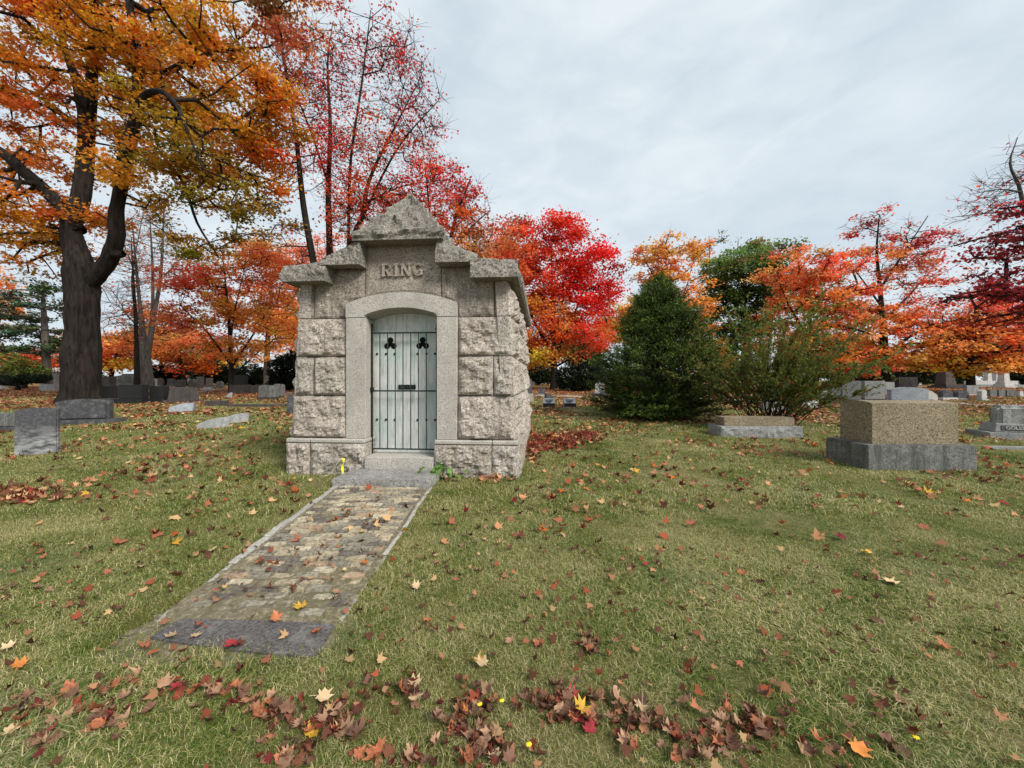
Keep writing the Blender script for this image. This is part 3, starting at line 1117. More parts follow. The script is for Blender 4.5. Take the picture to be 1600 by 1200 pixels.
# worn bare soil round the slab and the buried end of the path
so = []
nso = 40
for i in range(nso):
    a = 2 * math.pi * i / nso
    w = 1 + 0.16 * fbm(Vector((math.cos(a) * 2, math.sin(a) * 2, 5.0)), 3)
    so.append((-1.63 + 0.66 * w * math.copysign(abs(math.cos(a)) ** 0.55, math.cos(a)), 2.27 + 0.27 * w * math.copysign(abs(math.sin(a)) ** 0.6, math.sin(a)), 0.0045))
sv = [(-1.6, 2.25, 0.006)] + so
sf = [(0, i, i % nso + 1, 0)[:3] for i in range(1, nso + 1)]
soil = np_obj('soil', np.array(sv), np.array(sf), M['soil'])
soil['kind'] = 'structure'

# ------------------------------------------------------------------ gravestones and monuments
FOOT = []                                              # footprints (x, y, r) kept free of grass


def outline(shape, w, h):
    hw = w / 2
    if shape == 'arch':
        r = min(hw, h * 0.45)
        return [(-hw, 0), (hw, 0)] + [(hw * math.cos(R(a)), h - r + r * math.sin(R(a))) for a in range(0, 181, 15)]
    if shape == 'serp':                                # low curved top
        return [(-hw, 0), (hw, 0)] + [(hw - w * i / 12, h - 0.07 * w * (abs(1 - i / 6) ** 2.2)) for i in range(13)]
    if shape == 'gable':
        return [(-hw, 0), (hw, 0), (hw, h * 0.8), (0.35 * hw, h * 0.93), (0, h), (-0.35 * hw, h * 0.93), (-hw, h * 0.8)]
    if shape == 'lean':
        return [(-hw, 0), (hw, 0), (hw, h), (0, h * 0.9), (-hw, h * 0.5)]
    if shape == 'taper':
        return [(-hw, 0), (hw, 0), (hw * 0.82, h), (-hw * 0.82, h)]
    return [(-hw, 0), (hw, 0), (hw, h), (-hw, h)]


def stone_prism(name, shape, w, h, d, m, parent, z0=0.0, bevel=0.02, rough=0.006, slant=0.0, dx=0.0):
    bm = bmesh.new()
    a, b = prism(bm, [(x + dx, z + z0) for x, z in outline(shape, w, h)], -d / 2, d / 2)
    if slant:
        for v in bm.verts:
            if v.co.z > z0 + 0.5 * h and v.co.y < 0:
                v.co.y += slant * d
    bmesh.ops.recalc_face_normals(bm, faces=list(bm.faces))
    if shape in ('arch', 'serp'):
        ed = [e for f in bm.faces if len(f.verts) > 4 for e in f.edges]
        ed = list(set(ed))
    else:
        ed = list(bm.edges)
    bmesh.ops.bevel(bm, geom=ed, offset=min(bevel, 0.2 * min(w, h, d)), segments=2, affect='EDGES')
    bmesh.ops.triangulate(bm, faces=[f for f in bm.faces if len(f.verts) > 4])
    sd = random.random() * 50
    for v in bm.verts:
        v.co += Vector((fbm(v.co * 3 + Vector((sd, 0, 0))), fbm(v.co * 3 + Vector((0, sd, 0))), fbm(v.co * 3 + Vector((0, 0, sd))))) * rough
    return bm_obj(name, bm, m, parent)


def grave(name, label, px, py, w, h, shape='block', base=None, m='grey', bm_='grey', yaw=0.0, depth=0.3, tilt=(0, 0), group=None, cat='gravestone', slant=0.0, bevel=0.02, rough=0.008, d=None):
    """a stone w x h (photo pixels) on an optional base (w, h), its foot at photo (px, py)"""
    p = gpt(px, py) if d is None else Vector(((px - CX) / FPX * d, d, gz(d)))
    k_ = p.y / FPX
    e = empty(name, p, R(yaw))
    e.rotation_euler = (R(tilt[0]), R(tilt[1]), R(yaw))
    tag(e, label, cat, group)
    z = -0.06
    if base:
        bw, bh = base[0] * k_, base[1] * k_
        stone_prism('base', 'block', bw, bh + 0.06, depth + min(0.5, max(0.12, (base[0] - w) * k_)), M[bm_], e, -0.06, bevel, rough)
        z = bh - 0.004
    stone_prism('headstone', shape, w * k_, h * k_ + (0.06 if not base else 0), depth, M[m], e, z, bevel, rough, slant)
    FOOT.append((p.x, p.y, 0.55 * max(w, base[0] if base else 0) * k_))
    return e


grave('headstone', 'tall dark slate headstone with pale scuffed lower half, standing alone beside the frame edge', 59, 709, 50, 72, 'serp', None, 'scuffed', yaw=20, depth=0.10, tilt=(-2, -1.2), rough=0.006)
grave('headstone', 'low wide weathered double headstone on a thin slab before the big maple trunk', 133, 661, 66, 32, 'serp', (86, 6), 'slate', 'slate', yaw=14, depth=0.32, rough=0.02, bevel=0.05)
grave('headstone', 'long streaked grey headstone on a base, half hidden behind the tall dark slate stone', 8, 673, 64, 21, 'serp', (72, 7), 'stain', 'slate', yaw=10, depth=0.3, rough=0.012)
grave('headstone', 'small black headstone on a grey base right beside the big maple trunk', 168, 629, 24, 19, 'block', (31, 7), 'black', 'brown', depth=0.35)
grave('headstone', 'widest black headstone in the row behind, with a faint arch carved on its face', 209, 630, 37, 22, 'block', (44, 7), 'black', 'black', depth=0.4)
grave('headstone', 'small black headstone on a flared base between the wide black and the brown stone', 249, 629, 23, 19, 'block', (32, 7), 'black', 'black', depth=0.35)
grave('headstone', 'brown block gravestone ending the dark row, paler base showing at one side', 287, 629, 36, 20, 'taper', (44, 4), 'brown', 'brown', depth=0.6, rough=0.02)
grave('marker', 'pale blue-white tilted marble marker lying in front of the dark row', 284, 644, 30, 15, 'lean', None, 'bluegrey', yaw=25, depth=0.3, tilt=(-12, 4))
grave('headstone', 'lower of two slumped grey-green slabs, sunk slantwise in the grass', 333, 668, 40, 16, 'lean', None, 'grey', yaw=35, depth=0.16, tilt=(-24, 0), rough=0.02)
grave('headstone', 'upper of two slumped grey-green slabs, leaning behind the lower one', 368, 660, 34, 15, 'lean', None, 'grey', yaw=30, depth=0.16, tilt=(-20, 2), rough=0.02)
grave('lot_marker', 'flat mossy kerb block at the end of a low plot border', 339, 634, 27, 8, 'block', None, 'brown', depth=0.5, cat='kerb block')
grave('lot_kerb', 'long low stone plot border running through leaves toward the mausoleum', 403, 635, 98, 3.4, 'block', None, 'brown', depth=0.25, cat='plot border', rough=0.02)
grave('marker', 'tiny curved grey footstone standing behind the low plot border', 358, 622, 8, 9, 'lean', None, 'grey', yaw=40, depth=0.2)
grave('headstone', 'dark polished tablet on a broad brown block base beside the slim maple trunk', 376, 615, 18, 15, 'block', (26, 14), 'black', 'brown', depth=0.35)
grave('headstone', 'squat brown gravestone partly behind the stained pair near the mausoleum', 403, 615, 20, 13, 'taper', None, 'brown', depth=0.5, rough=0.02)
grave('headstone', 'white-streaked dark stump gravestone, the wider of a touching pair', 420, 624, 26, 20, 'taper', (30, 2), 'stain', 'brown', depth=0.55, rough=0.03, bevel=0.05)
grave('headstone', 'white-streaked dark stump gravestone, the narrower of a touching pair', 436, 622, 15, 20, 'taper', (18, 2), 'stain', 'brown', depth=0.5, rough=0.03, bevel=0.05)
grave('headstone', 'square tan-brown headstone rising behind the white-streaked pair', 431, 606, 19, 22, 'block', (24, 4), 'brown', 'brown', depth=0.4)
grave('headstone', 'slim dark slate headstone half hidden by the mausoleum corner', 461, 647, 22, 30, 'block', None, 'slate', depth=0.15)
# mausoleum's other side
grave('slant_marker', 'pale slant-faced grave marker with black front, one nearer the mausoleum', 857.5, 637, 18.5, 13, 'block', (21, 1.6), 'bluegrey', 'kerb', depth=0.38, slant=0.55, bevel=0.008, rough=0.0)
grave('slant_marker', 'pale slant-faced grave marker with black front, one nearer the dark yew', 890, 637, 18.5, 13, 'block', (21, 1.6), 'bluegrey', 'kerb', depth=0.38, slant=0.55, bevel=0.008, rough=0.0)
for px in (857.5, 890):
    p = gpt(px, 637)
    k_ = p.y / FPX
    par = [o for o in COL.objects if o.name.startswith('slant_marker') and abs(o.location.x - p.x) < 0.05][0]
    box_obj('front_panel', (-9.1 * k_, 9.1 * k_, -0.205, -0.10, 1.8 * k_, 7.0 * k_), M['black'], par, 0.004, 1)
    for i, wd in enumerate((6.5, 5.0, 3.4)):
        zq = 9.0 + 1.6 * (2 - i)
        yq = -0.185 + 0.21 * (zq - 7.2) / 6.8
        b = box_obj('inscription', (-wd * k_, wd * k_, yq - 0.012, yq + 0.02, zq * k_, (zq + 0.55) * k_), M['slate'], par)
grave('headstone', 'upright dark slab on a pale base peeking out behind the mausoleum corner', 825, 628, 12, 23, 'block', (16, 13), 'slate', 'kerb', depth=0.3)
grave('headstone', 'low dark block marker in leaves beyond the slant markers', 846, 617, 11, 8, 'block', (14, 2), 'slate', 'grey', depth=0.3)
grave('headstone', 'dark wedge-shaped stone leaning just behind a slant marker', 858, 624, 13, 10, 'lean', None, 'slate', yaw=-160, depth=0.25)
grave('headstone', 'bright white round-topped marble tablet on a two-tier grey base beside the yew', 937, 620, 15.5, 18, 'arch', (22, 5.5), 'white', 'slate', depth=0.14)
p = gpt(937, 620)
par = [o for o in COL.objects if o.name.startswith('headstone') and o.type == 'EMPTY' and abs(o.location.x - p.x) < 0.02][0]
k_ = p.y / FPX
box_obj('plinth', (-9 * k_, 9 * k_, -0.14, 0.14, 5.4 * k_, 9.0 * k_), M['grey'], par, 0.02)

# low monument under the shrub
p = gpt(1191, 684)
e = empty('monument', p + Vector((0, 0.35, 0)), R(-3))
tag(e, 'low brown stone with rock-edged pale base lying in front of the twiggy shrub', 'monument')
stone_prism('top_stone', 'block', 1.72, 0.22, 0.5, M['tan'], e, 0.27, 0.012, 0.003)


def rough_base(name, w, d, z0, z1, m, parent, seed, margin=0.05, bul=0.02, rg=0.03, flat_top=True):
    hw, hd = w / 2, d / 2
    rock_block(name, -hw, hw, z0, z1, lambda a, out, z: (a, -hd - out, z), 0.3, bul, rg, 0.05, m, 0.0, seed, parent, margin)
    for sg in (-1, 1):
        rock_block(name, -hd, hd, z0, z1, (lambda s: lambda a, out, z: (s * (hw + out), a, z))(sg), 0.3, bul, rg, 0.05, m, 0.0, seed + 1 + sg, parent, margin)
    box_obj(name, (-hw + 0.006, hw - 0.006, -hd + 0.006, hd, z0, z1 + 0.004), M[m], parent, 0.006, 1)


rough_base('base', 1.98, 0.72, -0.06, 0.272, 'grey', e, 500)
FOOT.append((p.x, p.y + 0.35, 0.9))

# big two-tier monument
e = empty('monument', (6.79, 6.80, gz(6.8)), R(-2.5))
tag(e, 'large plain tan granite block monument on a wide stained grey base', 'monument')
bm = bmesh.new()
add_box(bm, -0.865, 0.865, -0.455, 0.455, -0.08, 0.415)
bmesh.ops.bevel(bm, geom=list(bm.edges), offset=0.012, segments=2, affect='EDGES')
bm_obj('base', bm, M['stain'], e)
bm = bmesh.new()
nb = 9
ptop = [(-0.70, 0.418), (0.70, 0.418), (0.70, 1.105), (-0.70, 1.105)]
pts = []
add_pts = [(-0.335 + 0.67 * i / nb) for i in range(nb + 1)]
va = [[bm.verts.new((sx * 0.70, y, 0.418)) for y in (-0.335, 0.335)] for sx in (-1, 1)]
tops = [[bm.verts.new((sx * 0.70, y, 1.105 + 0.035 * (1 - (y / 0.335) ** 2))) for y in add_pts] for sx in (-1, 1)]
for i in range(nb):
    bm.faces.new((tops[0][i], tops[1][i], tops[1][i + 1], tops[0][i + 1]))
bm.faces.new([va[0][0], va[0][1]] + tops[0][::-1])
bm.faces.new([va[1][1], va[1][0]] + tops[1])
bm.faces.new((va[0][0], va[1][0], tops[1][0], tops[0][0]))
bm.faces.new((va[0][1], va[1][1], tops[1][-1], tops[0][-1]))
bmesh.ops.recalc_face_normals(bm, faces=list(bm.faces))
bmesh.ops.bevel(bm, geom=[ed for ed in bm.edges if ed.calc_face_angle(0) > 0.6], offset=0.008, segments=2, affect='EDGES')
bm_obj('top_stone', bm, M['tan'], e)
FOOT.append((6.4, 6.8, 0.5)); FOOT.append((7.2, 6.8, 0.5))

# lettered monument at the frame edge
p = gpt(1526, 681)
e = empty('monument', (p.x, p.y, p.z), R(-22))
tag(e, 'streaked grey-white rounded monument with raised surname letters on its plinth', 'monument')
KM = p.y / FPX
stone_prism('base', 'block', 2.6, 0.24, 0.85, M['grey'], e, -0.10, 0.012, 0.003, dx=1.3)
bm = bmesh.new()
prism(bm, [(0.16, 0.138), (2.44, 0.138), (2.30, 0.36), (0.22, 0.36)], -0.28, 0.28)
bmesh.ops.recalc_face_normals(bm, faces=list(bm.faces))
for v in bm.verts:
    if v.co.z > 0.3:
        v.co.y *= 0.80
bmesh.ops.bevel(bm, geom=list(bm.edges), offset=0.02, segments=3, affect='EDGES')
bm_obj('plinth', bm, M['grey'], e)
bm = bmesh.new()
add_box(bm, 0.30, 2.22, -0.19, 0.19, 0.358, 0.80)
bmesh.ops.bevel(bm, geom=[ed for ed in bm.edges if max(v.co.z for v in ed.verts) > 0.6], offset=0.075, segments=5, affect='EDGES')
st = bm_obj('headstone', bm, M['streaked'], e)
pan = box_obj('letter_panel', (-0.95, 0.25, -0.012, 0.02, -0.062, 0.062), M['panel'], e)
pan.rotation_euler = (R(-14.2), 0, 0)
pan.location = (1.26, -0.256, 0.250)
tx = bpy.data.curves.new('inscription', 'FONT')
tx.body = 'GOLESWORTHY'
tx.size = 0.108
tx.extrude = 0.012
tx.offset = 0.003
tx.space_character = 1.02
tmp = bpy.data.objects.new('inscription', tx)
me = bpy.data.meshes.new_from_object(tmp)
me.materials.append(M['streaked'])
bpy.data.objects.remove(tmp)
to = link(bpy.data.objects.new('inscription', me), pan)
to.location = (-0.89, -0.016, -0.038)
to.rotation_euler = (R(90), 0, 0)
FOOT.append((p.x + 0.7, p.y - 0.3, 1.0)); FOOT.append((p.x + 1.9, p.y - 0.8, 1.0))
p = gpt(1580, 700)
grave('lot_kerb', 'flat pale kerbstone sunk in grass before the lettered monument', 1590, 701, 95, 3, 'block', None, 'grey', yaw=-8, depth=0.22, cat='plot border')

# middle-distance stones beyond the tan block monument
grave('headstone', 'plain pale upright slab, left one of two twins beyond the tan block', 1328, 626, 29, 29, 'block', (36, 2), 'grey', 'slate', depth=0.25, bevel=0.01)
grave('headstone', 'plain pale upright slab, right one of two twins beyond the tan block', 1364, 625, 32, 28, 'block', (38, 2), 'grey', 'slate', depth=0.25, bevel=0.01)
grave('headstone', 'short pale slab with rounded cap between shrub and the twin slabs', 1303, 626, 16, 20, 'serp', None, 'grey', depth=0.25)
grave('headstone', 'small tilted pale stone at the shrub edge', 1287, 622, 14, 16, 'serp', None, 'grey', depth=0.25)
grave('headstone', 'white flat marble marker showing between the shrub stems and lawn', 1264, 637, 20, 12, 'lean', None, 'white', depth=0.4)
grave('headstone', 'broad smooth grey stone with curved top just above the tan block', 1418, 627, 54, 22, 'serp', None, 'bluegrey', yaw=-6, depth=0.3, bevel=0.03)
grave('headstone', 'rough white rock-edged stone touching the broad grey curved stone', 1449, 626, 18, 18, 'lean', None, 'white', yaw=180, depth=0.5, rough=0.05)
grave('headstone', 'dark flat-topped monument behind the broad grey curved stone', 1415, 610, 30, 17, 'block', (34, 4), 'slate', 'grey', depth=0.5)
grave('headstone', 'narrow grey stone between twin slabs and the broad curved stone', 1388, 617, 15, 20, 'block', None, 'grey', depth=0.25)
grave('headstone', 'dark round-backed stone with broad white foot past the tan block', 1477, 625, 17, 12, 'arch', (24, 4), 'slate', 'white', depth=0.3)
grave('headstone', 'dark round-backed stone with grey foot, second past the tan block', 1501, 625, 18, 12, 'arch', (23, 3), 'slate', 'grey', depth=0.3)
grave('headstone', 'pale square tablet behind the second dark round-backed stone', 1517, 618, 19, 14, 'block', (22, 2), 'grey', 'white', depth=0.25)
grave('headstone', 'small white lamb-like finial marker above the rounded lettered monument', 1534, 626, 9, 15, 'gable', (11, 3), 'white', 'white', depth=0.25)
for i, px in enumerate((1547, 1560, 1573)):
    grave('headstone', 'black-streaked squat stone, %s of three in a touching row' % ('first', 'middle', 'last')[i], px, 620, 12, 11, 'block', None, 'stain', depth=0.4, rough=0.03)
grave('headstone', 'low white stone on a flat white slab at the frame edge past the streaked three', 1592, 620, 7, 7, 'taper', (16, 2), 'white', 'white', depth=0.3)


# obelisks, pillars, sarcophagus
def obelisk(label, px, py, w, h, m, cat='obelisk', name='obelisk', tiers=2, ball=False, pointed=True, group=None):
    p = gpt(px, py)
    k_ = p.y / FPX
    e = empty(name, p)
    tag(e, label, cat, group)
    z, ww = -0.05, w * 2.1 * k_
    for i in range(tiers):
        hh = h * 0.07 * k_ + (0.05 if i == 0 else 0)
        stone_prism('base', 'block', ww, hh, ww, M[m], e, z, 0.02, 0.004)
        z += hh
        ww *= 0.78
    H = h * k_ - z
    b0, b1 = w * 0.5 * k_, w * 0.34 * k_
    bm = bmesh.new()
    rows = [[bm.verts.new((sx * b, sy * b, zz)) for sx, sy in ((-1, -1), (1, -1), (1, 1), (-1, 1))] for b, zz in ((b0, z), (b1, z + H * (0.9 if pointed else 1.0)))]
    for i in range(4):
        bm.faces.new((rows[0][i], rows[0][(i + 1) % 4], rows[1][(i + 1) % 4], rows[1][i]))
    if pointed:
        t = bm.verts.new((0, 0, z + H))
        for i in range(4):
            bm.faces.new((rows[1][i], rows[1][(i + 1) % 4], t))
    else:
        bm.faces.new(rows[1])
    bm_obj('shaft', bm, M[m], e)
    if ball:
        stone_prism('cap', 'taper', w * 1.15 * k_, h * 0.06 * k_, w * 1.15 * k_, M[m], e, z + H, 0.02, 0.003)
    FOOT.append((p.x, p.y, ww))
    return e


obelisk('tall white marble shaft glimpsed through the twiggy shrub', 1207, 642, 12, 124, 'white')
obelisk('white square shaft beyond the leafy slope, left of the slim maple trunk', 341, 598, 9, 30, 'white', tiers=2, pointed=False)
obelisk('pale obelisk with pointed tip near the right frame edge under orange boughs', 1568, 606, 9, 46, 'white', tiers=3)
obelisk('shorter white pillar on steps beside the pale pointed obelisk', 1556, 603, 8, 30, 'white', pointed=False, tiers=3, ball=True)
obelisk('shortest white pillar on steps, farthest from the pale pointed obelisk', 1543, 603, 7, 26, 'white', pointed=False, tiers=3, ball=True)
obelisk('dark red-brown tapering pillar monument under the orange boughs', 1477, 607, 17, 26, 'brown', pointed=False, tiers=3, cat='monument', name='pillar_monument')
obelisk('grey stepped pillar monument behind the white-streaked pair', 395, 600, 6, 30, 'grey', tiers=2, ball=True)
obelisk('slim stone urn pedestal just left of the big maple trunk', 88, 604, 8, 22, 'grey', cat='monument', name='pedestal', pointed=False, ball=True)
p = gpt(275, 599)
k_ = p.y / FPX
e = empty('sarcophagus', p)
tag(e, 'long low grey sarcophagus monument with overhanging lid beyond the dark row', 'monument')
stone_prism('base', 'block', 44 * k_, 5 * k_ + 0.06, 2.0, M['grey'], e, -0.06)
stone_prism('chest', 'block', 36 * k_, 14 * k_, 1.5, M['grey'], e, 5 * k_ - 0.01)
stone_prism('lid', 'taper', 43 * k_, 3.2 * k_, 1.9, M['grey'], e, 19 * k_ - 0.01)
grave('monument', 'long pale stone terrace step beside the low sarcophagus', 250, 600, 26, 13, 'block', None, 'grey', depth=0.8, cat='monument')
grave('monument', 'long pale stone steps beneath the white pillars', 1548, 605, 66, 6, 'block', (78, 4), 'white', 'grey', depth=1.2, cat='monument')
grave('headstone', 'dark table-shaped stone at the big maple trunk, behind the black stones', 160, 611, 34, 20, 'block', (38, 3), 'brown', 'brown', depth=0.6)
grave('headstone', 'smooth grey block marker left of the big maple trunk', 78, 611, 24, 11, 'block', None, 'grey', depth=0.5)
grave('headstone', 'grey block marker at the left frame edge, seen past leafy ground', 2, 608, 14, 9, 'block', None, 'grey', depth=0.5)
grave('monument', 'large smooth grey sloping monument behind low junipers at the left frame edge', 12, 601, 40, 30, 'lean', None, 'bluegrey', yaw=180, depth=1.2, cat='monument')
for i, (px, py, w, h) in enumerate(((184, 602, 18, 13), (200, 602, 16, 15))):
    grave('headstone', ('rough boulder-like grey stone', 'bell-shaped grey stone')[i] + ' in the pale cluster behind the black row', px, py, w, h, ('lean', 'taper')[i], (w + 5, 3), 'stain', 'grey', depth=0.7, rough=0.08)
mid = [(239, 605, 10, 11, 'grey'), (250, 604, 11, 11, 'brown'), (268, 604, 11, 10, 'slate'), (282, 609, 12, 13, 'brown'), (301, 608, 11, 13, 'brown'), (313, 607, 9, 16, 'brown'),
       (327, 606, 8, 13, 'brown'), (344, 607, 9, 9, 'slate'), (325, 611, 11, 4, 'white')]
dsc = ['grey', 'brown rounded', 'blackish', 'brown wide', 'dark leaning', 'tall narrow brown', 'narrow brown', 'dark stepped', 'low white']
for i, (px, py, w, h, m_) in enumerate(mid):
    grave('headstone', dsc[i] + ' headstone in the loose row between the dark stones and the slim maple', px, py, w, h, ('serp', 'arch', 'block')[i % 3], (w + 4, 2.5), m_, m_, depth=0.35, rough=0.02)
rs = random.Random(21)
taken = []
for zone, (xa, xb), n, lab in (('l', (100, 330), 26, 'tiny pale headstone far off beyond the sarcophagus and black row'),
                               ('c', (345, 452), 9, 'tiny pale headstone far off beside the slim maple trunk'),
                               ('m', (826, 880), 7, 'tiny pale headstone far off under the red maple'),
                               ('r', (1290, 1640), 30, 'tiny pale headstone far off under the orange maples')):
    for i in range(n):
        px, py = rs.uniform(xa, xb), rs.uniform(598.5, 602.5)
        w, h = rs.uniform(5, 9), rs.uniform(6, 11)
        if any(abs(px - q[0]) < (w + q[2]) / 2 for q in taken):
            continue
        taken.append((px, py, w))
        ss, mm = rs.choice(('arch', 'block', 'serp', 'gable')), rs.choice(('white', 'white', 'grey', 'grey', 'stain'))
        grave('headstone', lab.replace('pale', {'white': 'white', 'grey': 'grey', 'stain': 'dark-streaked'}[mm] + {'arch': ' round-topped', 'block': ' square', 'serp': ' curved-top', 'gable': ' pointed'}[ss]), px, py, w, h, ss, (w + 3, 2) if rs.random() < 0.6 else None, mm, 'grey',
              yaw=rs.uniform(-12, 12), depth=0.22, group=lab.replace('tiny pale headstone', mm + ' ' + ss + ' headstones'), rough=0.01)

# ------------------------------------------------------------------ trees
MAPLE = np.array([(0, -0.15), (0.16, -0.02), (0.46, -0.12), (0.36, 0.12), (0.60, 0.36), (0.27, 0.40), (0.0, 0.95), (-0.27, 0.40), (-0.60, 0.36), (-0.36, 0.12), (-0.46, -0.12), (-0.16, -0.02)])
KITE = np.array([(0, -0.35), (0.42, 0.08), (0.0, 0.65), (-0.42, 0.08)])


def leaf_geo(c, size, shape=KITE, tilt=0.75, rng=RNG, flat=1.0, curl=False):
    """c (n,3) centres -> verts, faces; leaf planes near level with random tilt"""
    n = len(c)
    th = rng.uniform(0, 2 * np.pi, n)
    nrm = np.stack([rng.normal(0, tilt, n), rng.normal(0, tilt, n), np.full(n, flat)], -1)
    nrm /= np.linalg.norm(nrm, axis=1)[:, None]
    ref = np.stack([np.cos(th), np.sin(th), np.zeros(n)], -1)
    u = np.cross(nrm, ref)
    u /= np.linalg.norm(u, axis=1)[:, None] + 1e-9
    v = np.cross(nrm, u)
    s = size * rng.uniform(0.65, 1.3, n)
    kk = len(shape)
    pts = c[:, None, :] + (u[:, None, :] * shape[None, :, 0:1] + v[:, None, :] * shape[None, :, 1:2]) * s[:, None, None]
    if kk > 4:                                         # dried leaves cup and curl
        cu = rng.uniform(-0.4, 1.5, n) * s if curl else 0 * s
        pts += nrm[:, None, :] * (cu[:, None] * (shape[None, :, 0] ** 2 * 1.6 + (shape[None, :, 1] - 0.2) ** 2 * rng.uniform(0, 1.2, n)[:, None]))[:, :, None]
    if kk == 4:                                        # fold along the midrib
        pts[:, 1] += nrm * (0.12 * s)[:, None]
        pts[:, 3] += nrm * (0.12 * s)[:, None]
    return pts.reshape(-1, 3), np.arange(n * kk).reshape(n, kk)


def frusta(A, B, ra, rb, k=5):
    """tapered tubes from A to B, all at once"""
    d = B - A
    L = np.linalg.norm(d, axis=1)[:, None] + 1e-9
    t = d / L
    ref = np.where(np.abs(t[:, 2:3]) > 0.9, np.array([[1.0, 0, 0]]), np.array([[0, 0, 1.0]]))
    u = np.cross(t, ref)
    u /= np.linalg.norm(u, axis=1)[:, None]
    v = np.cross(t, u)
    an = np.arange(k) * 2 * np.pi / k
    ring = u[:, None, :] * np.cos(an)[None, :, None] + v[:, None, :] * np.sin(an)[None, :, None]
    A2 = A - t * np.minimum(ra, 0.3)[:, None] * 0.3
    P0 = A2[:, None, :] + ring * ra[:, None, None]
    P1 = B[:, None, :] + ring * rb[:, None, None]
    n = len(A)
    verts = np.concatenate([P0, P1], 1).reshape(-1, 3)
    i = np.arange(k)
    q = np.stack([i, (i + 1) % k, k + (i + 1) % k, k + i], -1)
    faces = (np.arange(n)[:, None, None] * 2 * k + q[None]).reshape(-1, 4)
    return verts, faces


def catmull(pts, step):
    P = np.array(pts, float)
    P = np.vstack([2 * P[0] - P[1], P, 2 * P[-1] - P[-2]])
    out = []
    for i in range(1, len(P) - 2):
        p0, p1, p2, p3 = P[i - 1], P[i], P[i + 1], P[i + 2]
        n = max(2, int(np.linalg.norm(p2[:3] - p1[:3]) / step))
        for t in np.linspace(0, 1, n, endpoint=False):
            out.append(0.5 * ((2 * p1) + (-p0 + p2) * t + (2 * p0 - 5 * p1 + 4 * p2 - p3) * t * t + (-p0 + 3 * p1 - 3 * p2 + p3) * t ** 3))
    out.append(P[-2])
    return np.array(out)


def thick_tube(path, sides, ridge, seed):
    """continuous trunk or limb skin with bark ridges"""
    n = len(path)
    V_, F_ = [], []
    up = np.array([0.0, 1.0, 0.0])
    for i in range(n):
        t = path[min(n - 1, i + 1), :3] - path[max(0, i - 1), :3]
        t /= np.linalg.norm(t) + 1e-9
        u = np.cross(t, up)
        u /= np.linalg.norm(u) + 1e-9
        v = np.cross(u, t)
        r = path[i, 3]
        for a in range(sides):
            an = a * 2 * math.pi / sides
            dirv = u * math.cos(an) + v * math.sin(an)
            q = Vector((math.cos(an) * 3.2 + seed, math.sin(an) * 3.2, path[i, 2] * 0.55))
            w = fbm(q * 1.6, 4)
            lob = fbm(Vector((math.cos(an) * 0.9 + seed, math.sin(an) * 0.9, path[i, 2] * 0.35)), 2)
            V_.append(path[i, :3] + dirv * r * (1 + ridge * w + 0.16 * lob))
    for i in range(n - 1):
        for a in range(sides):
            b = (a + 1) % sides
            F_.append((i * sides + a, i * sides + b, (i + 1) * sides + b, (i + 1) * sides + a))
    return np.array(V_), np.array(F_)


def grow(limb_paths, targets, alpha=0.35, step=0.9, rng=RNG, jit=0.10, droop=0.0):
    """hang each target on the nearest branch so far (short and shallow paths win); returns edge arrays"""
    pos, plen, par, rad = [], [], [], []
    for lp in limb_paths:
        if pos:
            d = np.linalg.norm(np.array(pos) - lp[0, :3], axis=1)
            par0 = int(np.argmin(d))
        else:
            par0 = -1
        for i, q in enumerate(lp):
            pos.append(q[:3].copy())
            par.append(par0 if i == 0 else len(pos) - 2)
            plen.append(0.0)
            rad.append(q[3])
    nl = len(pos)
    cap = nl + len(targets) * 14 + 10
    PP = np.zeros((cap, 3)); PL = np.zeros(cap); PA = np.full(cap, -1, int)
    PP[:nl] = np.array(pos); PA[:nl] = par
    n = nl
    limb = np.array(pos)
    dd = np.array([np.min(np.linalg.norm(limb - t, axis=1)) for t in targets])
    tips = []
    for ti in np.argsort(dd):
        t = targets[ti]
        d = np.linalg.norm(PP[:n] - t, axis=1)
        below = np.maximum(0.0, PP[:n, 2] - t[2])      # branches rise outward: dislike starts above the target
        j = int(np.argmin(d + alpha * PL[:n] + 0.35 * below))
        L = d[j]
        m_ = min(12, max(1, int(L / step)))
        a = PP[j].copy()
        prev = j
        bow = rng.normal(0, jit, 3) * L + np.array([0, 0, -droop * L])
        for s in range(1, m_ + 1):
            f = s / m_
            q = a + (t - a) * f + bow * math.sin(math.pi * f) + (rng.normal(0, 0.03, 3) * L / m_ if s < m_ else 0)
            PP[n] = q; PA[n] = prev; PL[n] = PL[prev] + np.linalg.norm(q - PP[prev])
            prev = n
            n += 1
        tips.append((ti, prev))
    cnt = np.zeros(n)
    for ti, j in tips:
        cnt[j] += 1
    for i in range(n - 1, nl - 1, -1):
        cnt[PA[i]] += cnt[i]
    R_ = np.zeros(n)
    R_[:nl] = rad
    return PP[:n], PA[:n], R_, cnt, nl


def in_blobs(blobs, n, D, rng, shell=0.0):
    w = np.array([b[2] * b[3] * b[5] for b in blobs], float)
    idx = rng.choice(len(blobs), n, p=w / w.sum())
    q = rng.normal(size=(n, 3))
    q /= np.linalg.norm(q, axis=1)[:, None]
    q *= (rng.uniform(shell, 1, n) ** (1 / 2.2))[:, None]
    B = np.array([b[:5] for b in blobs], float)[idx]
    dep = D + q[:, 1] * B[:, 4]
    px = B[:, 0] + q[:, 0] * B[:, 2]
    py = B[:, 1] + q[:, 2] * B[:, 3]
    k_ = D / FPX                                       # blob sizes are measured at the trunk's distance
    return np.stack([(px - CX) * k_, dep, CAMH - (py - HY) * k_], -1), idx


